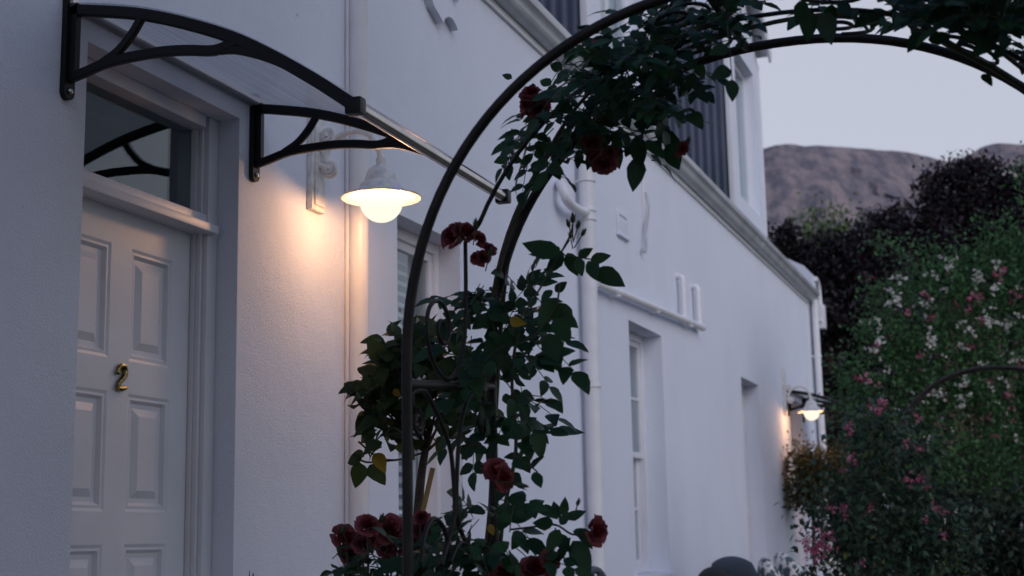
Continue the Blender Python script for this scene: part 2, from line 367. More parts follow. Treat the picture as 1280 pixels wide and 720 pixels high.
# rooms behind the openings
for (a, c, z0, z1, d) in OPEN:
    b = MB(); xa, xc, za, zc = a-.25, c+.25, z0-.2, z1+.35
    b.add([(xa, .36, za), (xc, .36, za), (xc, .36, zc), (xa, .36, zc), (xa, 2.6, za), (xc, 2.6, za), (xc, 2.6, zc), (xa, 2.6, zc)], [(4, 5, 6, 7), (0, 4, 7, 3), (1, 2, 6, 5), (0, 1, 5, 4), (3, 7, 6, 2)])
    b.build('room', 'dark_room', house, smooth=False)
# roof
TP = math.tan(math.radians(36))
def roofmesh():
    b = MB(); n = 0
    for s_ in (0, 1):
        ys = [-.04, DEPTH/2] if s_ == 0 else [DEPTH+.04, DEPTH/2]
        zs = [ZE-.04*TP+.05, ZE+DEPTH/2*TP+.05]
        b.add([(X0, ys[0], zs[0]), (XE-.05, ys[0], zs[0]), (XE-.05, ys[1], zs[1]), (X0, ys[1], zs[1])], [(0, 1, 2, 3)])
    return b.build('roof', 'roof', house, smooth=False)
roofmesh()
# far gable parapet standing above the roof
b = MB(); pw = .28
prof = [(-.10, ZE-.12), (-.10, ZE+.20), (.02, ZE+.34), (.35, ZE+.52), (DEPTH/2, ZE+.45+DEPTH/2*TP), (DEPTH/2, ZE), (0, ZE-.12)]
k = len(prof); b.add([(XE-.27, y, z) for y, z in prof] + [(XE+.02, y, z) for y, z in prof], [tuple(range(k)), tuple(range(2*k-1, k-1, -1))] + [(i, (i+1) % k, k+(i+1) % k, k+i) for i in range(k)])
b.build('gable_parapet', 'plaster', house, smooth=False)
# fascia board, soffit line and ogee gutter
MB().bbox(X0, XE-.30, -.022, -.001, H+3.375, H+3.47, .004).build('frieze_board', 'pvc', house)
b = MB(); gp = [(-.012, 3.49), (-.03, 3.475), (-.075, 3.478), (-.10, 3.495), (-.113, 3.53), (-.125, 3.56), (-.15, 3.575), (-.158, 3.60), (-.158, 3.625), (-.15, 3.63), (-.147, 3.615), (-.135, 3.59), (-.11, 3.57), (-.02, 3.52)]
gp = [(y*1.0, z+H-.05) for y, z in gp]; k = len(gp)
segx = [X0, -1, 5.0, 11.0, 17.0, XE-.02]
b.add([(x, y, z) for x in (X0, XE-.02) for y, z in gp], [tuple(range(k)), tuple(range(2*k-1, k-1, -1))] + [(i, (i+1) % k, k+(i+1) % k, k+i) for i in range(k)])
gut = b.build('gutter', 'gutter', house)
for x in segx[1:-1]:
    b = MB(); b.add([(xx, y*1.03-.002 if y < -.05 else y, z-.003 if z < H+3.50 else z+.002) for xx in (x, x+.09) for y, z in gp], [tuple(range(k)), tuple(range(2*k-1, k-1, -1))] + [(i, (i+1) % k, k+(i+1) % k, k+i) for i in range(k)])
    b.build('gutter_joint', 'gutter', gut)
# moulded plaster bracket under the eaves
op = [(6.98, 3.36), (7.0, 3.16), (7.04, 3.07), (7.10, 3.01), (7.17, 2.985), (7.215, 2.965), (7.235, 2.955), (7.26, 2.99), (7.31, 3.02), (7.37, 3.03), (7.42, 3.01), (7.455, 2.985), (7.465, 3.03), (7.465, 3.12), (7.46, 3.36)]
MB().prism([(x, z+H) for x, z in op], -.05, -.001).build('eave_ornament', 'plaster', house, smooth=False)
MB().prism([(7.24, H+3.36), (7.385, H+3.13), (7.40, H+3.36)], -.085, -.051).build('eave_ornament', 'plaster', house, smooth=False)

# dormers
def dormer(x0):
    w_ = 2.05; x1 = x0+w_; yf = .10; zt = H+6.30; zb = ZE+.02; xm = (x0+x1)/2; zp = zt+.92
    d = MB().add([(x0, yf, zb-.1), (x1, yf, zb-.1), (x1, yf, zt), (xm, yf, zp), (x0, yf, zt)], []) ; d.f = []
    wx0, wx1, wz0, wz1 = x0+.38, x1-.38, zb+.45, zt-.28
    # front wall with a window opening
    d = MB(); q = lambda a, c, e, f: d.add([(a, yf, e), (c, yf, e), (c, yf, f), (a, yf, f)], [(0, 1, 2, 3)])
    q(x0, wx0, zb-.1, zt); q(wx1, x1, zb-.1, zt); q(wx0, wx1, zb-.1, wz0); q(wx0, wx1, wz1, zt); d.add([(x0, yf, zt), (x1, yf, zt), (xm, yf, zp)], [(0, 1, 2)])
    for (a, c) in ((wx0, wx0), (wx1, wx1)): d.add([(a, yf, wz0), (a, yf+.22, wz0), (a, yf+.22, wz1), (a, yf, wz1)], [(0, 1, 2, 3)])
    for z in (wz0, wz1): d.add([(wx0, yf, z), (wx1, yf, z), (wx1, yf+.22, z), (wx0, yf+.22, z)], [(0, 1, 2, 3)])
    root = d.build('dormer', 'plaster', house, smooth=False)
    fr = MB().box(wx0, wx0+.06, yf+.12, yf+.17, wz0, wz1).box(wx1-.06, wx1, yf+.12, yf+.17, wz0, wz1).box(wx0+.06, wx1-.06, yf+.12, yf+.17, wz0, wz0+.07).box(wx0+.06, wx1-.06, yf+.12, yf+.17, wz1-.07, wz1).box(xm-.03, xm+.03, yf+.125, yf+.165, wz0+.07, wz1-.07)
    fr.build('window_frame', 'paint', root, smooth=False)
    MB().box(wx0+.05, wx1-.05, yf+.14, yf+.15, wz0+.05, wz1-.05).build('pane', 'glass', root, smooth=False)
    MB().box(wx0, wx1, yf+.24, yf+.26, wz0, wz1).build('blind', 'curtain', root, smooth=False)
    # cheeks: vertical corrugated sheet, cut along the roof slope
    for x, sg in ((x0, -1), (x1, 1)):
        c = MB(); yb = (zt-ZE)/TP; ny = int((yb-yf)/.0127)
        for i in range(ny+1):
            y = yf+.05+(yb-yf-.05)*i/ny; xx = x+sg*(.012+.006*math.sin(2*math.pi*(y-yf)/.095)); c.v += [(xx, y, max(ZE-.05, ZE+y*TP-.12)), (xx, y, zt-.02)]
        c.f = [(2*i, 2*i+2, 2*i+3, 2*i+1) for i in range(ny)]
        c.build('cheek', 'roof', root)
        MB().bbox(x+sg*.012-.035, x+sg*.012+.035, yf-.012, yf+.05, zb-.1, zt-.02, .006).build('corner_trim', 'paint', root)
        MB().bbox(x+sg*.02-.05, x+sg*.02+.05, yf+.055, yb, zt-.02, zt+.12, .006).build('eave_board', 'gutter', root)
    # gabled roof with overhang and barge boards
    for sg in (-1, 1):
        xe = xm+sg*(w_/2+.07); ze = zt+.10-.0; sl_ = Vector((xm-xe, 0, zp+.14-ze)); 
        a = Vector((xe, 0, ze)); n_ = Vector((-sl_.z, 0, sl_.x)).normalized()*(.03 if sg == -1 else -.03)
        r = MB(); P = [a, a+sl_, a+sl_+n_, a+n_]
        r.add([(p.x, yf-.16, p.z) for p in P]+[(p.x, 3.8, p.z) for p in P], [(0, 1, 2, 3), (7, 6, 5, 4), (0, 4, 5, 1), (1, 5, 6, 2), (2, 6, 7, 3), (3, 7, 4, 0)])
        r.build('dormer_roof', 'paint', root, smooth=False)
        dn = -n_.normalized()*.17
        P = [a+n_*.2, a+sl_+n_*.2, a+sl_+dn, a+dn]; r = MB()
        r.add([(p.x, yf-.195, p.z) for p in P]+[(p.x, yf-.163, p.z) for p in P], [(0, 1, 2, 3), (7, 6, 5, 4), (0, 4, 5, 1), (1, 5, 6, 2), (2, 6, 7, 3), (3, 7, 4, 0)])
        r.build('barge_board', 'paint', root, smooth=False)
for x in (4.75, 10.62, 16.48): dormer(x)

# ------------------------------------------------------------------ front door
def front_door(x0, x1, zs, ztop, zhead, frame_l, parent, number):
    """leaf x0..x1 from sill zs; panel rows measured from the photograph"""
    yl = .165
    R = H+np.array([1.147, .705, .58, .132, .0115, -.425]); rows = [(R[1], R[0]), (R[3], R[2]), (R[5], R[4])]
    cols = [(x0+.105, x0+.365), (x0+.495, x0+.775)]
    b = MB(); xs = [x0, *[c for p in cols for c in p], x1]; zs_ = [zs+.012, *sorted(c for p in rows for c in p), ztop]
    for i in range(5):
        for j in range(7):
            if i in (1, 3) and j in (1, 3, 5): continue
            b.add([(xs[i], yl, zs_[j]), (xs[i+1], yl, zs_[j]), (xs[i+1], yl, zs_[j+1]), (xs[i], yl, zs_[j+1])], [(0, 1, 2, 3)])
    b.box(x0, x1, yl+.028, yl+.044, zs+.012, ztop)
    leaf = b.build('door', 'paint', parent, smooth=False)
    for (z0, z1) in rows:
        for (a, c) in cols:
            p = MB(); ins = [(0, 0), (.012, .005), (.022, .004), (.034, .020), (.052, .020), (.082, .006), (.5, .006)]
            rings = []
            for (d, dy) in ins[:-1]: rings.append([(a+d, yl+dy, z0+d), (c-d, yl+dy, z0+d), (c-d, yl+dy, z1-d), (a+d, yl+dy, z1-d)])
            for r in rings: p.v += r
            for i in range(len(rings)-1):
                for j in range(4): p.f.append((i*4+j, i*4+(j+1) % 4, i*4+4+(j+1) % 4, i*4+4+j))
            p.f.append(tuple(range(len(rings)*4-4, len(rings)*4))); p.build('panel', 'paint', leaf, smooth=False)
    if number:
        cx = on_y(151.5, 471, yl-.006); px_ = lambda u, v: on_y(125+u/13.08, 445+v/13.08, yl-.011)
        pts = smooth_path([px_(*q) for q in ((298, 262), (300, 225), (325, 180), (362, 160), (400, 190), (415, 250), (405, 320), (370, 375), (320, 430), (296, 490), (292, 525))], 5)
        n_ = MB().tube(pts, [.007+.004*math.sin(math.pi*i/(len(pts)-1)) for i in range(len(pts))], 8)
        n_.ellipsoid(px_(298, 265), (.011, .008, .011), 10, 8)
        n_.tube([px_(288, 528), px_(340, 535), px_(380, 528), px_(418, 522)], [.008, .0105, .011, .009], 8)
        n_.build('house_number', 'brass', leaf, label='brass numeral two screwed to the door')
    return leaf
def door_surround(o, xl, xr, parent, lx0, lx1):
    a, c, z0, z1, d = o; yf = .10
    b = MB()
    b.bbox(a+.001, lx0-.004, yf, .24, z0, z1-.001, .004).bbox(lx1+.004, c-.001, yf+.045, .24, z0, z1-.001, .004).bbox(lx0-.004, lx1+.004, yf, .24, H+1.738, z1-.001, .004)
    b.bbox(lx1+.030, c-.0015, yf, yf+.0445, z0, z1-.0015, .004)                # stepped architrave on the lit jamb
    b.bbox(lx1+.012, lx1+.0295, yf+.022, yf+.0445, z0, z1-.05, .004)
    f = b.build('door_frame', 'paint', parent)
    MB().bbox(lx0-.003, lx1+.062, yf-.035, .23, H+1.285, H+1.322, .006).bbox(lx0-.003, lx1+.03, yf+.005, .23, H+1.3225, H+1.368, .006).build('transom_bar', 'paint', f)
    MB().box(lx0-.004, lx1+.004, .172, .178, H+1.367, H+1.74).build('transom_pane', 'glass', f, smooth=False)
    MB().bbox(lx0-.004, lx1+.004, .10, .26, z0, z0+.012, .003).build('threshold', 'stone', f)
    return f
door_surround(OPEN[0], 0, 0, house, 4.095, 4.995)
front_door(4.095, 4.995, OPEN[0][2], H+1.285, 0, 0, house, True)
door_surround(OPEN[4], 0, 0, house, 19.09, 19.94)
front_door(19.09, 19.94, OPEN[4][2], H+1.285, 0, 0, house, False)
# the third opening: a plain half-glazed door
a, c, z0, z1, d = OPEN[3]
f = MB().bbox(a+.001, a+.07, .17, .26, z0, z1-.001).bbox(c-.07, c-.001, .17, .26, z0, z1-.001).bbox(a+.07, c-.07, .17, .26, z1-.07, z1-.001).build('door_frame', 'paint', house)
MB().bbox(a+.072, a+.19, .19, .235, z0+.01, z1-.072).bbox(c-.19, c-.072, .19, .235, z0+.01, z1-.072).bbox(a+.19, c-.19, .19, .235, z0+.01, z0+.75).bbox(a+.19, c-.19, .19, .235, z1-.2, z1-.072).bbox((a+c)/2-.02, (a+c)/2+.02, .195, .23, z0+.75, z1-.2).build('door', 'paint', house)
MB().box(a+.18, c-.18, .208, .214, z0+.74, z1-.19).build('pane', 'glass', f, smooth=False)

# ------------------------------------------------------------------ sash windows
def sash_window(o, yf, louvre):
    a, c, z0, z1, d = o; fw = .065
    root = MB().bbox(a+.001, a+fw, yf, yf+.11, z0+.03, z1-.001, .004).bbox(c-fw, c-.001, yf, yf+.11, z0+.03, z1-.001, .004).bbox(a+fw, c-fw, yf, yf+.11, z1-fw, z1-.001, .004).bbox(a+fw, c-fw, yf, yf+.11, z0+.03, z0+.09, .004).build('window', 'paint', house)
    MB().bbox(a-.05, c+.05, -.055, yf+.12, z0-.05, z0+.028, .008).build('sill', 'plaster', root)
    zm = (z0+z1)/2-.02; xa, xc = a+fw, c-fw
    for (s0, s1, yy) in ((zm-.02, z1-fw, yf+.02), (z0+.09, zm+.02, yf+.062)):
        b = MB().bbox(xa+.001, xa+.05, yy, yy+.038, s0, s1, .004).bbox(xc-.05, xc-.001, yy, yy+.038, s0, s1, .004).bbox(xa+.05, xc-.05, yy, yy+.038, s1-.05, s1, .004).bbox(xa+.05, xc-.05, yy, yy+.038, s0, s0+.05, .004)
        xm = (xa+xc)/2; zmid = (s0+s1)/2
        if louvre: xm = xa+.08
        b.bbox(xm-.011, xm+.011, yy+.004, yy+.034, s0+.05, s1-.05, .003).bbox(xa+.05, xm-.011, yy+.004, yy+.034, zmid-.011, zmid+.011, .003).bbox(xm+.011, xc-.05, yy+.004, yy+.034, zmid-.011, zmid+.011, .003)
        b.build('sash', 'paint', root)
        for (p0, p1) in ((xa+.045, xm-.009), (xm+.009, xc-.045)):
            for (q0, q1) in ((s0+.045, zmid-.009), (zmid+.009, s1-.045)):
                MB().box(p0, p1, yy+.016, yy+.021, q0, q1).build('pane', 'glass', root, smooth=False)
    ys = yf+(.128 if louvre else .17)
    if louvre:
        x_a, x_c = a+.08, c-.115
        MB().bbox(x_a, x_a+.05, ys-.02, ys+.02, z0+.03, z1-.03).bbox(x_c-.05, x_c, ys-.02, ys+.02, z0+.03, z1-.03).build('shutter_frame', 'shutter', root)
        z = z0+.08; me = None
        while z < z1-.08:
            s = MB(); P = [(-.024, -.019), (-.021, -.023), (.024, .015), (.021, .019)]
            s.add([(x, ys+y, z+zz) for x in (x_a+.05, x_c-.05) for y, zz in P], [(0, 1, 2, 3), (7, 6, 5, 4), (0, 4, 5, 1), (1, 5, 6, 2), (2, 6, 7, 3), (3, 7, 4, 0)])
            s.build('slat', 'shutter', root, smooth=False); z += .062
        x_b = x_c-.01; ys += .06
    else: x_b = a+.05
    b = MB(); n = 60; x_e = c-.03
    for i in range(n+1):
        x = x_b+(x_e-x_b)*i/n; y = ys+.03+.018*math.sin(i*.9)+.008*math.sin(i*2.3); b.v += [(x, y, z0+.03), (x, y, z1-.04)]
    b.f = [(2*i, 2*i+2, 2*i+3, 2*i+1) for i in range(n)]; b.build('curtain', 'curtain', root)
    return root
sash_window(OPEN[1], .13, True)
sash_window(OPEN[2], .17, False)

# ------------------------------------------------------------------ pipes on the wall
def bracket_ring(p, r, parent, w_=.03):
    MB().lathe([(r, -w_/2), (r+.010, -w_/2), (r+.010, w_/2), (r, w_/2)], p, 20).box(p[0]-.012, p[0]+.012, p[1]+r, -.001, p[2]-.012, p[2]+.012).build('pipe_bracket', 'pvc', parent)
XP1 = on_y(449, 400, -.065).x
dp = MB().tube([(XP1, -.065, .05), (XP1, -.065, 1.8), (XP1, -.065, H+3.4), (XP1, -.09, H+3.455)], .047, 24).build('downpipe', 'pvc', house)
for z in (H-.6,): bracket_ring((XP1, -.065, z), .047, dp)
XC1 = on_y(434.5, 400, -.014).x
MB().tube([(XC1, -.013, .05), (XC1, -.013, H+3.37)], .0125, 12).build('conduit', 'pvc', house)
XP2 = on_y(738, 400, -.085).x
dp = MB().tube([(XP2, -.085, .05), (XP2, -.085, 2.0), (XP2, -.085, H+3.4), (XP2, -.1, H+3.455)], .058, 28).build('downpipe', 'pvc', house)
for py in (230, 266, 277, 482, 668): bracket_ring((XP2, -.085, on_y(738, py, -.085).z), .058, dp, .02)
XP3 = on_y(1019, 420, -.09).x
XP3 = 21.30
dp = MB().tube([(XP3, -.09, .05), (XP3, -.09, 2.5), (XP3, -.09, H+3.3), (XP3-.02, -.10, H+3.45)], .05, 20).build('downpipe', 'pvc', house)
for z in (1.0, 2.4, 3.75): bracket_ring((XP3, -.09, z), .05, dp)
# elbow coming out of the wall into the second downpipe
e0 = [on_y(p[0], p[1], y) for p, y in (((697, 229), .02), ((701, 231), -.05), ((705, 240), -.085), ((710, 252), -.095), ((722, 262), -.09), ((733, 266), -.085))]
MB().tube(smooth_path(e0, 6), .036, 16).lathe([(.046, -.012), (.046, .012)], (0, 0, -50), 4).build('waste_elbow', 'pvc', house) if False else MB().tube(smooth_path(e0, 6), .036, 16).build('waste_elbow', 'pvc', house)
# sloping waste pipe with two risers
wa, wb = on_y(745, 354, -.06), on_y(877, 409, -.06)
wp = MB().tube([wa, wa.lerp(wb, .5), wb], .032, 14).build('waste_pipe', 'pvc', house)
MB().tube([wb-Vector((.02, 0, 0)), wb+Vector((.05, 0, .002))], .038, 14).build('end_cap', 'pvc', wp)
for (pt, pb) in (((853, 345), (853, 397)), ((872, 358), (871, 406))):
    a_, b_ = on_y(*pt, -.06), on_y(*pb, -.06); x = a_.x
    zb_ = wa.z+(wb.z-wa.z)*(x-wa.x)/(wb.x-wa.x)
    MB().tube(smooth_path([(x, .03, a_.z), (x, -.03, a_.z), (x, -.058, a_.z-.03), (x, -.06, a_.z-.1), (x, -.06, zb_+.01)], 5), .029, 14).build('riser', 'pvc', wp)
for tt in (.15, .5, .85):
    p = wa.lerp(wb, tt); MB().bbox(p.x-.015, p.x+.015, -.10, -.001, p.z-.045, p.z-.03, .003).build('pipe_clip', 'pvc', wp)
# small air vent with fretwork
va = on_y(769, 263); vb = on_y(784, 296)
x0_, x1_, z0_, z1_ = va.x+.02, vb.x-.02, on_y(776, 293).z, on_y(776, 266).z
vent = MB().bbox(x0_, x0_+.035, -.02, -.001, z0_, z1_).bbox(x1_-.035, x1_, -.02, -.001, z0_, z1_).bbox(x0_+.035, x1_-.035, -.02, -.001, z1_-.035, z1_).bbox(x0_-.01, x1_+.01, -.03, -.001, z0_-.03, z0_).build('air_vent', 'plaster', house)
for i in range(5):
    x = x0_+.035+(x1_-x0_-.07)*(i+.5)/5; MB().bbox(x-.014, x+.014, -.014, -.001, z0_+.01, z1_-.036, .003).build('vent_bar', 'plaster', vent)
# slim wall bracket with hook beneath the gutter
pt, pb = on_y(803, 236), on_y(802, 311)
hb = MB().bbox(pt.x-.03, pt.x+.03, -.018, -.001, pb.z, pt.z+.12).build('wall_bracket', 'pvc', house)
q = [on_y(808, 240, -.03), on_y(811, 262, -.05), on_y(808, 290, -.05), on_y(808, 308, -.05), on_y(806, 315, -.045), on_y(803, 311, -.02)]
MB().tube(smooth_path(q, 5), .012, 8).build('hook', 'gutter', hb)
# junction box and bent pipe at the far corner
p0 = Vector((XE+.03, -.11, H+3.62)); 
MB().tube(smooth_path([(XE-.1, -.12, H+3.78), (XE+.10, -.12, H+3.74), (XE+.20, -.12, H+3.60), (XE+.21, -.12, H+3.40)], 6), .035, 12).build('overflow_pipe', 'pvc', house)
MB().bbox(XE+.12, XE+.30, -.19, -.07, H+3.05, H+3.42, .015).build('junction_box', 'pvc', house)
MB().box(XE+.02, XE+.14, -.15, -.10, H+3.15, H+3.2).build('box_bracket', 'pvc', house)

# steps up to the two doors
for (a, c, z0, lab) in ((3.95, 5.2, .5, 'stone steps rising to the panelled door numbered two'), (18.95, 20.1, .45, 'stone steps rising to the far door beside the lit bush')):
    st = thing('door_steps', lab, 'steps', ((a+c)/2, -.4, 0))
    for i in range(3): MB().bbox(a, c, -.95+.3*i, -.002, z0/3*i+.003, z0/3*(i+1)-.004, .01).build('step', 'stone', st)

# ------------------------------------------------------------------ polycarbonate door awning
def awning():
    XN, XF = 3.94, on_y(630, 246, on_x(448, 136, 3.94).y).x-.05
    root = thing('door_awning', 'clear curved awning on black brackets above the panelled door numbered two', 'awning', (XN, 0, H+1.6), 'door awnings')
    U = lambda q: on_x(q[0], q[1], XN)
    top = smooth_path([U(q) for q in ((80, 13), (120, 14), (175, 18), (230, 29), (290, 47), (340, 70), (390, 98), (420, 117), (446, 134))], 5)
    for p in top: p.y = min(p.y, -.03)
    low = smooth_path([U(q) for q in ((80, 101), (105, 91), (139, 77), (194, 66), (232, 63), (265, 63.5), (283, 58), (300, 50))], 5)
    brace = smooth_path([U(q) for q in ((128, 79), (148, 64), (165, 43), (179, 19))], 5)
    tail = smooth_path([U(q) for q in ((272, 63), (300, 63), (345, 76), (392, 101))], 5)
    zt, zb = U((80, 8)).z, U((74, 117)).z
    first = None
    for X in (XN, XF):
        sh = Vector((X-XN, 0, 0)); mv = lambda L: [p+sh for p in L]
        b = MB().bar(mv(top), .026, .042, (1, 0, 0)); o = b.build('bracket', 'black', root)
        MB().bar(mv(low), .024, .036, (1, 0, 0)).build('lower_arm', 'black', o)
        MB().bar(mv(brace), .022, .032, (1, 0, 0)).build('brace', 'black', o)
        MB().bar(mv(tail), .022, .030, (1, 0, 0)).build('tail_arm', 'black', o)
        # wall plate with rounded ends
        w2 = .028; ol = [(X+w2*math.sin(a_), (zt+.02 if k_ else zb)+w2*math.cos(a_)) for k_, rg in ((1, np.linspace(-math.pi/2, math.pi/2, 9)), (0, np.linspace(math.pi/2, 3*math.pi/2, 9))) for a_ in rg]
        MB().prism(ol, -.022, -.001).box(X-.013, X+.013, -.05, -.0225, zb+.045, zt).build('wall_plate', 'black', o)
        for z in (zb+.002, zt-.06):
            MB().ellipsoid((X+(.0 if z < zt-.1 else .022), -.026, z), (.011, .008, .011), 10, 6).build('bolt', 'bolt', o)
    # sheet following the bracket
    n_up = []
    for i, p in enumerate(top):
        tg = (top[min(i+1, len(top)-1)]-top[max(i-1, 0)]).normalized(); n_ = Vector((1, 0, 0)).cross(tg)
        if n_.z < 0: n_ = -n_
        n_up.append(n_)
    b = MB(); k = len(top); xa, xb = XN-.02, XF+.05; nx = 2
    for (x, off) in ((xa, .024), (xb, .024)): b.v += [(x, p.y+n_.y*off, p.z+n_.z*off) for p, n_ in zip(top, n_up)]
    b.f = [(i, i+1, k+i+1, k+i) for i in range(k-1)]
    b.build('sheet', 'poly', root)
    f0 = U((448, 136)); 
    MB().tube([(xa-.0, f0.y, f0.z), ((xa+xb)/2, f0.y, f0.z), (xb, f0.y, f0.z)], .021, 14).build('front_rail', 'alu', root)
    for x in (xa-.012, xb-.02): MB().bbox(x-.01, x+.035, f0.y-.028, f0.y+.03, f0.z-.026, f0.z+.03, .008).build('end_cap', 'black', root)
    p = top[0]; MB().bbox(xa, xb, -.04, -.002, p.z+.012, p.z+.034, .004).build('back_rail', 'alu', root)
    return root
aw = awning()
aw2 = copy_tree(aw); aw2.location.x += 18.90-3.94; aw2.location.z += .0
aw2['label'] = 'dark curved awning over the far doorway behind the second lamp'

# ------------------------------------------------------------------ wall lamps
def wall_lamp():
    X = 5.76
    root = thing('wall_lamp', 'lit white gooseneck wall lamp beside the panelled door numbered two', 'lamp', (X, 0, H+1.75), 'white gooseneck wall lamps')
    U = lambda u, v: on_x(360+u/4.5, 130+v/4.5, X)
    zt, zb = U(150, 20).z+.10, U(120, 575).z-.03
    MB().bbox(X-.065, X+.065, -.03, -.001, zb, zt, .004).bbox(X-.045, X+.045, -.038, -.0305, zb+.025, zt-.025, .004).build('backplate', 'lampwhite', root)
    arm = [U(*q) for q in ((214, 330), (222, 265), (262, 203), (320, 168), (385, 152), (445, 168), (490, 210), (512, 260), (524, 318))]
    MB().tube(smooth_path(arm, 6), .0155, 12).build('arm', 'lampwhite', root)
    top = U(524, 318)
    st = MB().tube([(X, -.038, U(180, 350).z), U(180, 350), U(218, 355)], .017, 10); 
    st.tube(smooth_path([(X, -.04, U(150, 190).z), U(175, 230), U(210, 300), U(218, 345)], 5), .012, 8); st.build('stay', 'lampwhite', root)
    for q, r_ in (((225, 182), .030), ((236, 368), .032)):
        c = U(*q); v = MB()
        v.tube([c+Vector((0, math.cos(a_)*r_, math.sin(a_)*r_)) for a_ in np.linspace(0, 2*math.pi, 22)[:-1]], .013, 8, closed=True)
        v.tube([c+Vector((-.016, 0, 0)), c+Vector((.016, 0, 0))], .024, 12)
        v.build('scroll', 'lampwhite', root)
        MB().ellipsoid(c+Vector((-.019, 0, 0)), (.008, .009, .009), 8, 6).build('rivet', 'lampwhite', root)
    c = U(160, 470); pr = [(.001, -.045), (.016, -.025), (.024, 0), (.020, .02), (.010, .034), (.014, .05), (.012, .10)]
    MB().lathe([(a_, z) for a_, z in pr], c, 14).build('finial', 'lampwhite', root)
    # shade turned about the drop of the arm
    s = 1/4.5*(top-CAM).dot(FW)/F_PX; cy = 540; cx = (top.x, top.y)
    Z = lambda v: top.z-(v-318)*s
    prof = [(20, 300), (28, 305), (30, 330), (24, 345), (50, 352), (74, 375), (86, 405), (92, 432), (96, 445), (112, 452), (124, 470), (132, 486), (150, 498), (185, 512), (215, 524), (226, 534), (222, 538), (200, 530), (165, 518), (128, 508), (118, 480), (90, 450), (60, 400), (10, 380)]
    MB().lathe([(r_*s, Z(v)-top.z) for r_, v in prof], top, 40).build('shade', 'lampwhite', root)
    gc = Vector((top.x, top.y, Z(553))); gr = 121*s
    gp_ = [(max(gr*math.sin(a_), .0005), -gr*math.cos(a_)) for a_ in np.linspace(0, math.pi*.74, 16)]
    MB().lathe(gp_, gc, 32).build('globe', 'globe', root, label='glowing frosted glass globe')
    L = bpy.data.lights.new('bulb', 'POINT'); L.energy = BULB; L.color = (1, .51, .235); L.shadow_soft_size = .055
    lo = bpy.data.objects.new('bulb', L); lo.location = gc-root.location-Vector((0, 0, .01)); link(lo, root)
    return root
BULB = 33.0
lamp = wall_lamp()
lamp2 = copy_tree(lamp); lamp2.location.x = 18.62
lamp2['label'] = 'lit white gooseneck wall lamp beside the far doorway above a round bush'

# ------------------------------------------------------------------ garden arches
AX, AY = 3.0, -3.1+1.3676; AW, AT, AZS, AHT, AN, ADZ = 1.672, .586, H+.402, .824, 2.148, .049
U2 = Vector((math.cos(math.radians(-88.65)), math.sin(math.radians(-88.65)), 0)); V2 = Vector((-U2.y, U2.x, 0))
def arch_pt(off, t_, dz=0):
    """off 0..1 across the arch, t_ angle 0..pi round the hoop"""
    c = math.cos(t_); s_ = max(math.sin(t_), 0)
    a = AW/2*(1-math.copysign(abs(c)**(2/AN), c)); z = AZS+ADZ*off+AHT*s_**(2/AN)+dz
    return Vector((AX, AY, 0))+V2*(AT*off)+U2*a+Vector((0, 0, z))
def spiral(c, ex, ez, r0, r1, a0, a1, n=22):
    return [c+ex*(math.cos(a)*r)+ez*(math.sin(a)*r) for a, r in ((a0+(a1-a0)*i/n, r0+(r1-r0)*i/n) for i in range(n+1))]
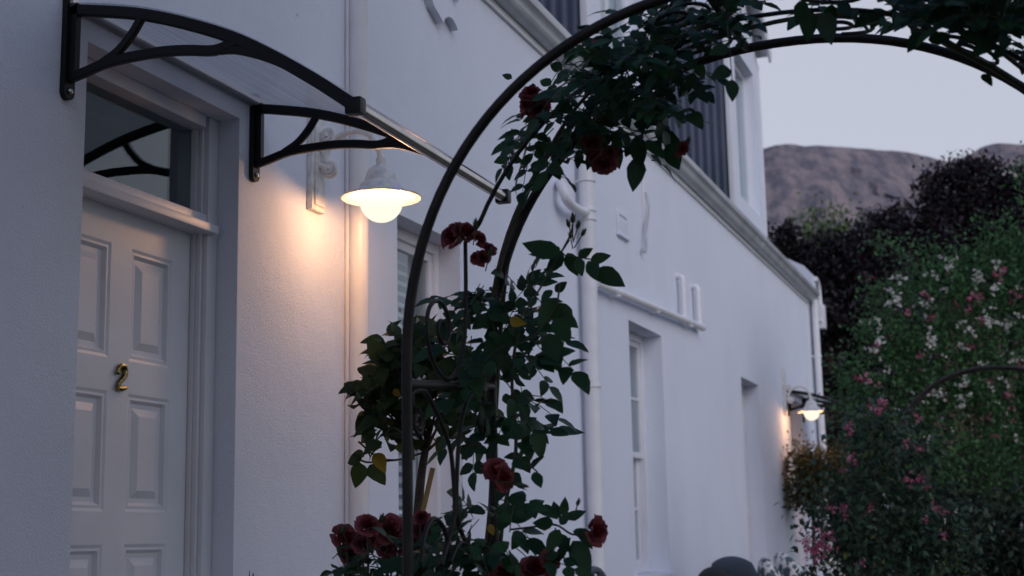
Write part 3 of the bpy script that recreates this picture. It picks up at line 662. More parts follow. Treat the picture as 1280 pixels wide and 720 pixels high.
def garden_arch():
    root = thing('garden_arch', 'dark wrought iron rose arch over the path, twined with red roses', 'garden arch', (AX, AY, 0), 'iron arches over the path')
    for off in (0, 1):
        L = Vector((AX, AY, 0))+V2*(AT*off); R_ = L+U2*AW
        pts = [L+Vector((0, 0, z)) for z in np.linspace(.0, AZS-.05+ADZ*off, 8)] + [arch_pt(off, t_) for t_ in np.linspace(0, math.pi, 60)] + [R_+Vector((0, 0, z)) for z in np.linspace(AZS-.05+ADZ*off, .0, 8)]
        MB().tube(pts, .0125, 12).build('hoop', 'iron', root)
    # cross rungs
    ez = Vector((0, 0, 1))
    for z in (.45, H+.360):
        for sd_ in (0, 1):
            L = Vector((AX, AY, z))+U2*(AW*sd_); MB().tube([L+V2*.0, L+V2*AT+ez*ADZ], .0115, 10).build('rung', 'iron', root)
    for t_ in (math.radians(84), math.radians(137)):
        MB().tube([arch_pt(0, t_), arch_pt(1, t_)], .0115, 10).build('rung', 'iron', root)
    # thin middle rod over the arch, ending in a spiral above each rung
    mid = [arch_pt(.52, t_) for t_ in np.linspace(.05, math.pi-.05, 48)]
    for sd_ in (0, 1):
        base = Vector((AX, AY, 0))+U2*(AW*sd_)
        P = lambda u, v: (lambda q: Vector(q))(on_y(480+u/3.275, 340+v/3.275, AY))
        sp_px = [(333, -120), (335, 60), (334, 200), (326, 300), (305, 390), (268, 438), (228, 415), (195, 350), (178, 270), (176, 200), (186, 145), (212, 118), (242, 135), (264, 190), (268, 245), (255, 290), (236, 290), (222, 250), (222, 212), (236, 200), (247, 230)]
        sp = smooth_path([P(*q)+U2*(AW*sd_) for q in sp_px], 5)
        if sd_ == 0: head = sp
        MB().tube(sp, .0058, 8).build('scroll', 'iron', root)
        c = P(268, 95)+U2*(AW*sd_)
        # lyre of two bars below the rung with curled ends
        for sg, px_ in ((-1, [(118, 545), (114, 500), (130, 487), (165, 490), (200, 545), (235, 620), (270, 720), (283, 830), (290, 950), (284, 1020), (262, 1100), (235, 1200)]), (1, [(412, 560), (400, 505), (372, 497), (345, 520), (322, 590), (308, 680), (300, 800), (296, 950), (305, 1030), (335, 1110), (370, 1200)])):
            l = smooth_path([P(*q)+U2*(AW*sd_) for q in px_], 5); MB().tube(l, .006, 8).build('lyre_bar', 'iron', root)
            cx = P(140 if sg < 0 else 402, 620)+U2*(AW*sd_)
            MB().tube(spiral(cx, V2, ez, .030, .010, math.pi*.5, math.pi*.5+sg*3.4*math.pi, 36), .0052, 8).build('curl', 'iron', root)
        MB().tube(smooth_path([P(*q)+U2*(AW*sd_) for q in ((150, 1190), (165, 1080), (200, 1010), (240, 1040), (262, 1110))], 6), .006, 8).build('lyre_bar', 'iron', root)
        MB().tube(smooth_path([P(*q)+U2*(AW*sd_) for q in ((270, 1190), (300, 1120), (330, 1115), (365, 1190))], 6), .006, 8).build('lyre_bar', 'iron', root)
    a0 = head[0]
    MB().tube([a0+Vector((0, 0, .0))]+mid[6:], .0058, 8).build('middle_rod', 'iron', root)
    # S scrolls lying between the hoops over the top
    for ta in (77, 99, 121):
        ta = math.radians(ta)
        for sg in (-1, 1):
            pts = []
            for i in range(40):
                a = i/39*3.2*math.pi; r_ = 1-i/46
                pts.append(arch_pt(.52+.20*sg*1.2+.17*r_*math.cos(a)*sg, ta+.115*r_*math.sin(a)))
            MB().tube(pts, .0052, 7).build('roof_scroll', 'iron', root)
    return root
arch = garden_arch()
arch2 = copy_tree(arch); arch2.location.x += 9.3; arch2.location.y -= .2; arch2.location.z += .10
arch2['label'] = 'far iron arch rising from the pink-flowered rose bush'
for o in arch2.children: pass
MB().bbox(AX+9.0, AX+10.2, AY-AW-.4, AY+.1, .001, .1, .02).build('arch_step', 'path').__setitem__('kind', 'structure')
bpy.data.objects['arch_step'].name = 'path_step'

# ------------------------------------------------------------------ leaves and flowers
def leaf_mesh(name, mt, width=.6, fold=.18, curl=.12, serr=True, seed=0):
    """ovate leaf of unit length along +Y, normal +Z, folded on the midrib"""
    r = random.Random(seed); n = 8; v = []; f = []
    prof = [.0, .60, .90, 1, .97, .84, .62, .34, 0]
    for i in range(n+1):
        y = i/n; wd = width/2*prof[i]; z = -curl*(y-.35)**2*2 + r.uniform(-.01, .01); s_ = 1+(r.uniform(-.06, .06) if serr else 0)
        v += [(-wd*s_, y-.03*prof[i], z+fold*wd), (0, y, z), (wd*s_, y-.03*prof[i], z+fold*wd)]
    for i in range(n):
        k = i*3; 
        if i == 0: f += [(1, 4, 3), (1, 5, 4)]
        elif i == n-1: f += [(k, k+1, k+4), (k+1, k+2, k+4)]
        else: f += [(k, k+1, k+4, k+3), (k+1, k+2, k+5, k+4)]
    f[0] = (1, 4, 3); f[1] = (1, 5, 4)
    me = bpy.data.meshes.new(name); me.from_pydata(v, [], f); me.materials.append(M[mt])
    me.polygons.foreach_set('use_smooth', [True]*len(me.polygons)); me.update(); return me
def frame(d, n):
    d = d.normalized(); n = (n-d*n.dot(d)).normalized(); x = d.cross(n)
    return Matrix(((x.x, d.x, n.x), (x.y, d.y, n.y), (x.z, d.z, n.z)))
def mesh_batch(name, base, mats, material, parent):
    """join many transformed copies of a base mesh into one stuff part"""
    bv = np.array([v.co for v in base.vertices]); loops = []; ls = []
    for p in base.polygons: ls.append(len(p.vertices)); loops += list(p.vertices)
    loops = np.array(loops); nv = len(bv); A = np.array([[list(r) for r in m_] for m_ in mats])
    V = np.einsum('nij,kj->nki', A[:, :3, :3], bv) + A[:, None, :3, 3]
    N = len(mats); o0 = worg(parent) if parent else Vector((0, 0, 0)); V = (V-np.array(o0)).reshape(-1, 3)
    me = bpy.data.meshes.new(name); me.vertices.add(len(V)); me.vertices.foreach_set('co', V.ravel())
    L = (loops[None]+np.arange(N)[:, None]*nv).ravel(); me.loops.add(len(L)); me.loops.foreach_set('vertex_index', L.astype(np.int32))
    st = np.tile(np.array(ls), N); me.polygons.add(len(st)); me.polygons.foreach_set('loop_start', np.concatenate([[0], np.cumsum(st)[:-1]]).astype(np.int32))
    me.update(calc_edges=True); me.polygons.foreach_set('use_smooth', [True]*len(me.polygons)); me.materials.append(M[material])
    o = bpy.data.objects.new(name, me); link(o, parent); o['kind'] = 'stuff'; return o
def put(me, mw, parent, name):
    o = bpy.data.objects.new(name, me); link(o, parent); o.matrix_basis = Matrix.Translation(-worg(parent)) @ mw; return o
def mk(pos, d, n, s): 
    return Matrix.Translation(pos) @ frame(d, n).to_4x4() @ Matrix.Scale(s, 4)
def rv(): 
    v = Vector((random.gauss(0, 1), random.gauss(0, 1), random.gauss(0, 1))); return v.normalized()

LEAF = [leaf_mesh('rose_leaf_a', 'leaf', .62, .15, .12, True, 1), leaf_mesh('rose_leaf_b', 'leaf', .70, .25, .22, True, 2), leaf_mesh('rose_leaf_c', 'leaf', .56, .1, -.06, True, 3)]
TLEAF = [leaf_mesh('tree_leaf_a', 'leaf_tree', .74, .2, .25, True, 4), leaf_mesh('tree_leaf_b', 'leaf_tree', .66, .35, .35, True, 5)]
YLEAF = leaf_mesh('yellow_leaf', 'leaf_yellow', .6, .4, .3, True, 6)
def tiny_leaf(name, mt, w_=.55):
    me = bpy.data.meshes.new(name); me.from_pydata([(0, 0, 0), (-w_/2, .45, .08), (w_/2, .45, .08), (0, 1, -.08), (0, .5, 0)], [], [(0, 4, 1), (0, 2, 4), (1, 4, 3), (4, 2, 3)]); me.materials.append(M[mt]); me.update(); return me

def rose_mesh(name, mt, seed, layers=((3, .24, .80, .55), (4, .42, .76, .3), (5, .58, .66, .1), (5, .76, .46, 0), (5, .90, .18, 0)), jag=.22):
    """cupped garden rose of radius about 1 opening along +Z: overlapping petals in whorls, rims rolled outwards"""
    r = random.Random(seed); v = []; f = []
    for li, (n, rad, hgt, inw) in enumerate(layers):
        for k in range(n):
            a0 = 2*math.pi*(k+li*.41)/n+r.uniform(-.25, .25); span = 2*math.pi/n*1.08; b = len(v); nu, nvv = 6, 5
            ro = rad*r.uniform(.84, 1.14); hh = hgt*r.uniform(.8, 1.15); curl = r.uniform(.10, .30)*(li+1)/4; lean = r.uniform(-.08, .12)
            for j in range(nvv+1):
                q = j/nvv
                for i in range(nu+1):
                    u = i/nu*2-1; a = a0+u*span*.5*(.35+.65*min(1, q*2.2))*(1-.22*max(0, q-.6)*u*u*2)
                    rr = ro*(1-(1-q)**2.3)*(1-inw*.45*q*q)+curl*q**5+lean*q; zz = -.55+(hh+.55)*q*(1-.16*u*u*q*q)-curl*.9*q**6
                    w_ = r.uniform(-jag, jag)*q*q*.4
                    v.append(((rr+w_)*math.cos(a), (rr+w_)*math.sin(a), zz+w_*.6))
            for j in range(nvv):
                for i in range(nu): f.append((b+j*(nu+1)+i, b+j*(nu+1)+i+1, b+(j+1)*(nu+1)+i+1, b+(j+1)*(nu+1)+i))
    me = bpy.data.meshes.new(name); me.from_pydata(v, [], f); me.materials.append(M[mt]); me.polygons.foreach_set('use_smooth', [True]*len(me.polygons)); me.update(); return me
ROSE = [rose_mesh('rose_a', 'petal_red', 1), rose_mesh('rose_b', 'petal_red', 2)]
ROSEP = rose_mesh('rose_pink', 'petal_rose', 3, ((3, .18, 1.2, .9), (4, .3, 1.15, .8), (4, .42, 1.1, .6)))
def bud_mesh():
    b = MB(); b.lathe([(.001, -.25), (.18, -.2), (.30, .05), (.27, .35), (.14, .75), (.03, 1.05)], (0, 0, 0), 8)
    for k in range(5):
        a = k*1.2566; c, s_ = math.cos(a), math.sin(a)
        b.add([(c*.26-s_*.12, s_*.26+c*.12, .1), (c*.26+s_*.12, s_*.26-c*.12, .1), (c*.42, s_*.42, .95)], [(0, 1, 2)])
    me = bpy.data.meshes.new('bud'); me.from_pydata(b.v, [], b.f); me.materials.append(M['bud']); me.polygons.foreach_set('use_smooth', [True]*len(me.polygons)); return me
BUD = bud_mesh()
def flower(me, pos, size, facing, parent, name='flower'):
    facing = facing.normalized(); o = put(me, Matrix.Translation(pos) @ facing.to_track_quat('Z', 'Y').to_matrix().to_4x4() @ Matrix.Rotation(random.uniform(0, 6.28), 4, 'Z') @ Matrix.Scale(size, 4), parent, name); return o

class Foliage:
    """collects leaves of one plant; the largest in view become parts, the rest one stuff part"""
    def __init__(s, root, meshes, mt): s.root = root; s.meshes = meshes; s.mt = mt; s.L = []; s.twigs = MB()
    def hangs(s, q):
        # growth lies on top of the hoops, it does not hang below them
        if s.root.name != 'climbing_rose': return False
        q = q-CAM; z = q.dot(FW); px, py = 640+F_PX*q.dot(RT)/z, 360-F_PX*q.dot(UP)/z
        return px > 925 and py > np.interp(px, [925, 983, 1067, 1146, 1208, 1280, 1350], [66, 51, 47, 57, 73, 112, 170]) + random.uniform(-14, 8)
    def leaf(s, pos, d, n, size, var=None, free=False):
        if not free and s.hangs(pos+d.normalized()*size): return
        s.L.append((mk(pos, d, n, size), random.randrange(len(s.meshes)) if var is None else var, size/((pos-CAM).length)*(abs(frame(d, n).col[2].dot((CAM-pos).normalized()))+.3)))
    def compound(s, pos, d, size, npair=2, droop=.35, up=None):
        """rose leaf: terminal leaflet and pairs along a rachis"""
        d = d.normalized(); L = size*1.7; n0 = (up or Vector((0, 0, 1))); n0 = (n0+rv()*.35); side = d.cross(n0).normalized(); n0 = side.cross(d).normalized()
        pts = [pos+d*(L*t_)-Vector((0, 0, 1))*(droop*L*t_*t_) for t_ in (0, .33, .66, 1)]
        if s.hangs(pts[3]) or s.hangs(pts[3]+d*size): return
        s.twigs.tube(pts, [.0016, .0014, .0012, .001], 4, cap=False)
        tg = (pts[3]-pts[2]).normalized(); s.leaf(pts[3], tg+rv()*.15, n0+rv()*.25, size*random.uniform(.95, 1.15))
        for i in range(npair):
            p = pts[3].lerp(pts[0], .12+.42*i) if i else pts[2].lerp(pts[3], .55)
            p = pts[0].lerp(pts[3], .82-.42*i)-Vector((0, 0, 1))*(droop*L*(.82-.42*i)*(.82-.42*i-1))
            p = pts[0].lerp(pts[3], .82-.42*i)
            for sg in (-1, 1): s.leaf(p, side*sg+tg*.45+rv()*.18, n0+rv()*.3, size*random.uniform(.75, 1.0)*(1-.08*i))
    def finish(s, limit=300, stem='stem', stem_mat='stem', leafname='leaf'):
        s.L.sort(key=lambda q: -q[2])
        for m_, v, _ in s.L[:limit]: put(s.meshes[v], m_, s.root, leafname)
        rest = s.L[limit:]
        for v in range(len(s.meshes)):
            ms_ = [m_ for m_, vv, _ in rest if vv == v]
            if ms_ and v == 0 or ms_: pass
        if rest: mesh_batch('foliage', s.meshes[0], [m_ for m_, v, _ in rest], s.mt, s.root)
        if s.twigs.v: s.twigs.build(stem, stem_mat, s.root)

# ------------------------------------------------------------------ climbing rose on the arch
rose = thing('climbing_rose', 'climbing rose with glossy leaves and red blooms winding up the iron arch', 'rose', (AX+AT, AY+.05, 0))
fo = Foliage(rose, LEAF, 'leaf')
down = Vector((0, 0, -1)); tocam = lambda p: (CAM-p).normalized()
# main canes
def cane(pts, r0=.008, r1=.004):
    P = smooth_path(pts, 6); n = len(P); fo.twigs.tube(P, [r0+(r1-r0)*i/(n-1) for i in range(n)], 7)
XM = AX+.45
leg = Vector((AX+AT, AY, 0))
cane([leg+Vector((.05, .06, 0)), leg+Vector((.03, .03, .5)), leg+Vector((-.03, .04, .95)), leg+Vector((.03, .03, 1.3)), arch_pt(.95, .1), arch_pt(.9, .5), arch_pt(.8, .9), arch_pt(.75, 1.3), arch_pt(.6, 1.7), arch_pt(.5, 2.1), arch_pt(.7, 2.5)], .010, .005)
cane([leg+Vector((-.12, .05, 0)), leg+Vector((-.02, .05, .6)), leg+Vector((.05, .05, 1.1)), arch_pt(1.05, .3), arch_pt(.85, .7), arch_pt(.6, 1.05), arch_pt(.45, 1.45)], .009, .004)
cane([on_x(622, 720, XM), on_x(630, 640, XM), on_x(645, 560, XM), on_x(640, 470, XM), on_x(650, 400, XM)], .006, .004)
cane([on_x(1100, -10, 3.3), on_x(1141, 20, 3.35), on_x(1181, 52, 3.42), on_x(1233, 80, 3.5), on_x(1285, 112, 3.55)], .011, .009)
cane([on_x(645, 580, XM), on_x(655, 560, XM), on_x(662, 545, XM-.02)], .006, .006)
# leaf masses: (px, py, rx, ry, number of compound leaves, x-plane range)
MASS = [(862, 20, 62, 28, 20, 3.0, 3.6), (800, 52, 58, 30, 20, 3.0, 3.6), (745, 88, 46, 32, 17, 3.0, 3.6), (775, 118, 50, 34, 16, 3.1, 3.65), (706, 140, 40, 28, 11, 3.1, 3.6),
        (663, 168, 28, 16, 5, 3.1, 3.6), (680, 190, 30, 16, 4, 3.2, 3.6), (790, 165, 50, 26, 7, 3.2, 3.6), (830, 95, 40, 30, 10, 3.2, 3.65), (905, 45, 26, 24, 7, 3.2, 3.6), (940, 5, 40, 12, 5, 3.1, 3.6),
        (1022, 0, 26, 14, 4, 3.1, 3.5), (1170, 6, 46, 22, 34, 2.9, 3.5), (1230, 18, 46, 28, 40, 2.9, 3.5), (1275, 45, 26, 26, 22, 3.0, 3.5), (1110, -22, 60, 12, 7, 2.9, 3.5), (1290, 0, 40, 26, 8, 2.9, 3.4),
        (612, 352, 36, 18, 7, 3.4, 3.62), (635, 378, 36, 24, 10, 3.35, 3.65), (615, 405, 36, 22, 8, 3.35, 3.65), (652, 425, 28, 30, 9, 3.35, 3.65), (620, 455, 30, 22, 6, 3.3, 3.65), (648, 490, 18, 26, 5, 3.4, 3.65),
        (600, 520, 26, 26, 5, 3.4, 3.7), (650, 540, 16, 22, 3, 3.4, 3.65),
        (600, 652, 40, 26, 10, 3.2, 3.6), (585, 690, 46, 24, 11, 3.1, 3.6), (630, 690, 38, 26, 9, 3.2, 3.6), (612, 625, 22, 20, 4, 3.4, 3.6), (600, 730, 60, 20, 12, 3.2, 3.6)]
for (px, py, rx, ry, n, xa, xb) in MASS:
    for _ in range(int(n*(1.5 if py < 150 else 1.15))):
        a = random.uniform(0, 6.283); q = math.sqrt(random.random()); p = on_x(px+rx*q*math.cos(a), py+ry*q*math.sin(a), random.uniform(xa, xb))
        d = Vector((random.uniform(-.7, .5), random.uniform(-1, 1), random.uniform(-.75, .45))); d = d+(RT*math.cos(a)-UP*math.sin(a))*.4*q+(Vector((0, 0, .5)) if px > 1100 else Vector((0, 0, 0)))
        fo.compound(p, d, (random.uniform(.046, .064) if py < 250 else random.uniform(.054, .076)), 2, random.uniform(.1, .5), Vector((-.55, -.1, .75)))
# hand-placed sprigs: leaf base px -> tip px
SPRIG = [((700, 318), (655, 306)), ((706, 318), (663, 320)), ((705, 318), (684, 338)), ((700, 315), (684, 308)), ((709, 316), (722, 344)), ((722, 322), (728, 345)), ((723, 322), (740, 310)), ((738, 325), (763, 320)), ((741, 328), (745, 347)), ((746, 336), (780, 358)), ((735, 326), (750, 352)),
         ((688, 352), (668, 348)), ((690, 362), (676, 378)), ((694, 365), (708, 352)), ((696, 372), (674, 408)), ((700, 378), (712, 412)), ((700, 392), (722, 410)), ((694, 398), (711, 430)), ((686, 416), (698, 462)), ((684, 414), (670, 400)), ((672, 445), (692, 466)), ((684, 420), (697, 452)),
         ((692, 655), (668, 654)), ((698, 648), (692, 628)), ((704, 645), (706, 622)), ((708, 648), (732, 640)), ((700, 656), (712, 640)), ((700, 662), (684, 690)), ((714, 672), (690, 712)), ((716, 676), (738, 716)), ((716, 664), (744, 672)), ((726, 660), (740, 685)), ((696, 668), (712, 690)), ((650, 672), (660, 690)), ((655, 680), (668, 678)),
         ((641, 575), (655, 586)), ((662, 586), (678, 570)), ((668, 590), (676, 610)), ((655, 560), (668, 556)), ((655, 556), (660, 540)), ((650, 545), (640, 525)),
         ((795, 170), (800, 210)), ((798, 196), (792, 238)), ((808, 175), (830, 200)), ((820, 160), (852, 190)), ((835, 180), (849, 212)), ((760, 180), (752, 215)), ((742, 185), (735, 212)), ((700, 178), (692, 205)), ((665, 196), (650, 205)), ((672, 200), (668, 220)), ((690, 205), (700, 225)), ((640, 98), (628, 93)), ((650, 150), (625, 158)), ((652, 165), (622, 172)),
         ((1010, 10), (1008, 52)), ((1030, 15), (1040, 55)), ((1005, 0), (996, 30)), ((1050, 0), (1062, 20)), ((1040, 5), (1035, 35)), ((1150, 40), (1135, 65)), ((1160, 50), (1190, 45)), ((1228, 92), (1240, 106)), ((1142, 22), (1120, 32))]
for a_, b_ in SPRIG:
    X = 3.32+random.uniform(-.04, .08) if a_[1] > 300 or a_[0] < 900 else 3.2
    A_, B_ = on_x(*a_, X), on_x(*b_, X+random.uniform(-.02, .02)); d = B_-A_
    fo.leaf(A_, d, tocam(A_)*.8+Vector((0, 0, .6))+rv()*.45, d.length*1.06, var=2, free=True)
for pts, r_ in (([(640, 415), (668, 372), (690, 335), (712, 296), (716, 280)], .0028), ([(650, 430), (672, 415), (694, 385), (700, 355)], .0026), ([(638, 662), (664, 659), (694, 656), (716, 668), (742, 664)], .0026), ([(694, 660), (700, 680), (706, 700)], .002), ([(640, 568), (662, 582), (672, 590)], .002), ([(700, 318), (738, 324)], .0018), ([(712, 300), (700, 318)], .0018), ([(738, 324), (748, 338)], .0014), ([(672, 412), (686, 440), (690, 455)], .0016), ([(560, 690), (552, 705), (548, 722)], .003)):
    fo.twigs.tube(smooth_path([on_x(*q, 3.34) for q in pts], 5), r_, 6)
# buds
for (px, py, s_, dx, dz) in ((716, 276, .022, 0, 1), (711, 282, .018, -.3, 1), (722, 284, .018, .3, 1), (728, 293, .018, .6, 1), (713, 296, .014, -.2, 1), (594, 283, .022, .1, 1), (612, 318, .020, .2, .8), (858, 180, .02, .3, .6), (655, 128, .018, -.3, 1), (690, 692, .02, .1, 1), (648, 606, .026, 1, -.2), (722, 630, .016, .3, 1), (575, 297, .018, 0, -1), (820, 150, .016, .4, -.8)):
    p = on_x(px, py, 3.3); flower(BUD, p, s_, RT*dx+UP*dz+tocam(p)*.2, rose, 'bud')
    fo.twigs.tube([p-(RT*dx+UP*dz).normalized()*s_*.1, p-(RT*dx+UP*dz).normalized()*s_*2.2], .0016, 5)
# blooms: px, py, radius px, facing offset
for (px, py, r_, fx, fy) in ((566, 294, 15, -.8, .5), (582, 290, 13, .3, .8), (600, 299, 8, .6, .3), (612, 311, 8, .4, .7), (604, 322, 8, 0, .2), (594, 322, 7, -.5, .2),
                             (664, 116, 12, -.2, 1), (672, 134, 13, .2, -.4), (660, 131, 11, -.7, .1), (756, 205, 13, .2, -.6), (745, 196, 10, -.3, -.8), (762, 192, 10, .5, .0), (853, 186, 8, .7, -.2), (738, 178, 10, 0, -.5),
                             (620, 588, 14, .1, .5), (630, 598, 13, .6, .0), (746, 664, 15, .8, .1), (672, 711, 18, .2, .9), (634, 714, 16, -.3, .9), (690, 700, 12, .6, .6), (655, 718, 13, 0, .8)):
    X = 3.32 if py > 250 else 3.28; p = on_x(px, py, X); s_ = r_*(p-CAM).dot(FW)/F_PX*1.05
    flower(random.choice(ROSE), p, s_, RT*fx+UP*fy+tocam(p)*.75, rose)
for (px, py, r_) in ((742, 60, 11), (737, 69, 9), (652, 147, 7)):
    p = on_x(px, py, 3.25); flower(ROSEP, p, r_*(p-CAM).dot(FW)/F_PX, RT*.3+UP*.9+tocam(p)*.4, rose)
for (a_, b_) in (((637, 399), (655, 405)), ((612, 655), (616, 668)), ((1128, -4), (1145, 4)), ((1205, 38), (1214, 46))):
    A_, B_ = on_x(*a_, 3.28), on_x(*b_, 3.28); put(YLEAF, mk(A_, B_-A_, tocam(A_)+rv()*.3, (B_-A_).length*1.1), rose, 'leaf')
fo.finish(300)

# ------------------------------------------------------------------ red rose bush at the foot of the arch
P0 = on_x(490, 700, 3.55); bush = thing('rose_bush', 'low rose bush crowded with dark red blooms left of the arch foot', 'rose bush', (P0.x, P0.y, 0))
fb = Foliage(bush, LEAF, 'leaf')
heads = [(433, 672, 15), (440, 690, 14), (460, 655, 13), (474, 668, 15), (490, 662, 16), (500, 676, 14), (530, 660, 15), (534, 680, 16), (520, 690, 14), (484, 684, 13), (452, 680, 11), (526, 646, 9)]
for (px, py, r_) in heads:
    p = on_x(px, py, 3.55+random.uniform(-.08, .08)); s_ = r_*(p-CAM).dot(FW)/F_PX*1.05
    flower(random.choice(ROSE), p, s_, RT*random.uniform(-.6, .6)+UP*random.uniform(.3, .9)+tocam(p)*.8, bush)
    base = Vector((P0.x+random.uniform(-.1, .1), P0.y+random.uniform(-.1, .1), 0)); mid_ = p.lerp(base, .4)+rv()*.04
    fb.twigs.tube(smooth_path([base, mid_, p], 6), [.005-.0002*i for i in range(13)], 6)
for (px, py) in ((424, 690), (428, 664), (448, 668), (465, 690), (508, 660), (476, 650), (512, 690), (444, 704)):
    p = on_x(px, py, 3.5); flower(BUD, p, .02, UP+RT*random.uniform(-.6, .6), bush, 'bud'); fb.twigs.tube([p, p-UP*.05+RT*.02], .0015, 5)
for (px, py, rx, ry, n) in ((445, 690, 26, 14, 6), (480, 695, 40, 16, 10), (520, 700, 30, 18, 8), (470, 722, 50, 16, 12), (455, 708, 30, 8, 4)):
    for _ in range(n):
        a = random.uniform(0, 6.283); q = math.sqrt(random.random()); p = on_x(px+rx*q*math.cos(a), py+ry*q*math.sin(a), 3.55+random.uniform(-.15, .12))
        fb.compound(p, Vector((random.uniform(-.6, .3), random.uniform(-1, 1), random.uniform(-.5, .4))), random.uniform(.036, .05), 2, .3, Vector((-.3, -.1, .9)))
fb.finish(150)

# ------------------------------------------------------------------ little standard tree between the arch and the wall
XT = 4.55; TB = on_x(527, 720, XT)
tree = thing('standard_tree', 'small staked tree with a rounded crown lit by the door lamp', 'tree', (TB.x, TB.y-.01, 0))
tp0 = Vector((TB.x+.02, TB.y-.01, 0)); tk = smooth_path([tp0, on_x(519, 700, XT), on_x(522, 650, XT), on_x(526, 600, XT), on_x(532, 560, XT)], 6)
MB().tube(tk, [.021-.008*i/(len(tk)-1) for i in range(len(tk))], 10).build('trunk', 'bark', tree)
MB().tube([Vector((TB.x+.03, TB.y+.08, 0)), on_x(525, 655, XT-.04), on_x(541, 585, XT-.05)], .0095, 8).build('stake', 'cane', tree)
ft = Foliage(tree, TLEAF, 'leaf_tree'); hub = on_x(532, 565, XT)
TM = [(505, 440, 40, 26, 34), (545, 450, 40, 30, 36), (580, 470, 34, 34, 26), (470, 500, 26, 22, 18), (500, 520, 40, 30, 38), (545, 520, 40, 34, 36), (480, 545, 22, 16, 10), (590, 520, 24, 36, 20), (515, 480, 50, 36, 46), (456, 488, 12, 10, 6), (495, 465, 36, 20, 20), (540, 418, 30, 12, 14)]
for (px, py, rx, ry, n) in TM:
    tw = on_x(px, py, XT+random.uniform(-.08, .08)); pts = smooth_path([hub, hub.lerp(tw, .5)+rv()*.03, tw], 5); ft.twigs.tube(pts, [.006-.0004*i for i in range(len(pts))], 6)
    for _ in range(int(n*1.5)):
        a = random.uniform(0, 6.283); q = math.sqrt(random.random()); p = on_x(px+rx*q*math.cos(a), py+ry*q*math.sin(a), XT+random.uniform(-.2, .2))
        o_ = (p-hub).normalized(); d = o_*.6+rv()*.7+down*.35
        ft.leaf(p, d, Vector((-.3, -.2, .8))+rv()*.6+o_*.3, random.uniform(.06, .095))
for (a_, b_) in (((452, 572), (434, 578)), ((450, 578), (446, 608)), ((462, 580), (480, 602)), ((470, 575), (478, 586)), ((455, 570), (440, 566)), ((500, 448), (478, 455)), ((452, 492), (440, 488)), ((460, 520), (446, 540))):
    A_, B_ = on_x(*a_, XT), on_x(*b_, XT); ft.leaf(A_, B_-A_, tocam(A_)+Vector((0, 0, .4))+rv()*.3, (B_-A_).length*1.1)
for pts in ([(532, 565), (495, 575), (470, 570), (448, 552)], [(495, 575), (462, 578), (448, 574)], [(532, 560), (490, 530), (465, 500)], [(532, 565), (560, 540), (585, 520)]):
    ft.twigs.tube(smooth_path([on_x(*q, XT) for q in pts], 5), .0035, 6)
for (a_, b_) in (((468, 566), (481, 588)), ((492, 486), (500, 496)), ((504, 500), (512, 510)), ((498, 452), (508, 458))):
    A_, B_ = on_x(*a_, XT-.1), on_x(*b_, XT-.1); put(YLEAF, mk(A_, B_-A_, tocam(A_)+rv()*.3, (B_-A_).length*1.1), tree, 'leaf')
ft.finish(300, 'branches', 'bark')

# ------------------------------------------------------------------ shrubs and trees further off
def crown(name, root, blobs, n, size, mt, w_=.55, shell=.55, flat=.4):
    """blobs: (centre, radii). leaf-sized faces through the volume, denser towards the outside, in clumps"""
    base = tiny_leaf(name, mt, w_); vol = np.array([b[1][0]*b[1][1]*b[1][2] for b in blobs])**.72; vol = vol/vol.sum(); ms_ = []
    for (c, r), k in zip(blobs, (vol*n).astype(int)):
        ncl = max(4, k//26)
        for _ in range(ncl):
            u = rv(); rad = (random.random()**(1/3))*(1-shell)+shell*random.uniform(.7, 1.08); cc = Vector((c[0]+u.x*r[0]*rad, c[1]+u.y*r[1]*rad, c[2]+u.z*r[2]*rad))
            for __ in range(26):
                p = cc+Vector((random.gauss(0, 1), random.gauss(0, 1), random.gauss(0, .8)))*size*(1.15 if 'purple' in mt else 1.7)
                ms_.append(mk(p, u*.5+rv()*.8+down*.25, Vector((0, 0, flat))+u*.6+rv()*.6, size*random.uniform(.7, 1.25)))
    return mesh_batch('crown', base, ms_, mt, root)
def stems(root, base, blobs, r_, mt='bark', name='trunk', per=1):
    b = MB()
    for c, r in blobs:
        c = Vector(c); m_ = base.lerp(c, .5)+Vector((random.uniform(-.1, .1), random.uniform(-.1, .1), 0)); P = smooth_path([base+rv()*r_*.6*Vector((1, 1, 0)).length*.3, m_, c], 6)
        b.tube(P, [r_*(1-.75*i/(len(P)-1)) for i in range(len(P))], 7)
    o = b.build(name, mt, root); return o
def blob(px, py, rx, ry, depth, dr=None):
    c = at(px, py, depth); k = depth/F_PX; return (tuple(c), (rx*k, (dr or rx*k), ry*k) if False else (rx*k*.9, rx*k*1.0, ry*k))
CLUS = {}
def cluster_mesh(key, mt, n, seed):
    r = random.Random(seed); v = []; f = []
    for _ in range(n):
        c = Vector((r.gauss(0, .5), r.gauss(0, .5), r.gauss(0, .42))); ax = Vector((r.gauss(0, 1), r.gauss(0, 1), r.gauss(0, 1))).normalized(); q = ax.to_track_quat('Z', 'Y')
        b = len(v); v += [(0, 0, -.5), (.04, 0, -.5), tuple(c+Vector((.02, 0, 0))), tuple(c)]; f.append((b, b+1, b+2, b+3))
        for k in range(5):
            a = k*1.2566; b = len(v)
            for (rr, da, z) in ((.04, 0, 0), (.30, -.45, .07), (.36, 0, .14), (.30, .45, .07)):
                v.append(tuple(c+q @ Vector((rr*math.cos(a+da), rr*math.sin(a+da), z))))
            f.append((b, b+1, b+2, b+3))
    me = bpy.data.meshes.new(key); me.from_pydata(v, [], f); me.materials.append(M[mt]); CLUS[key] = me
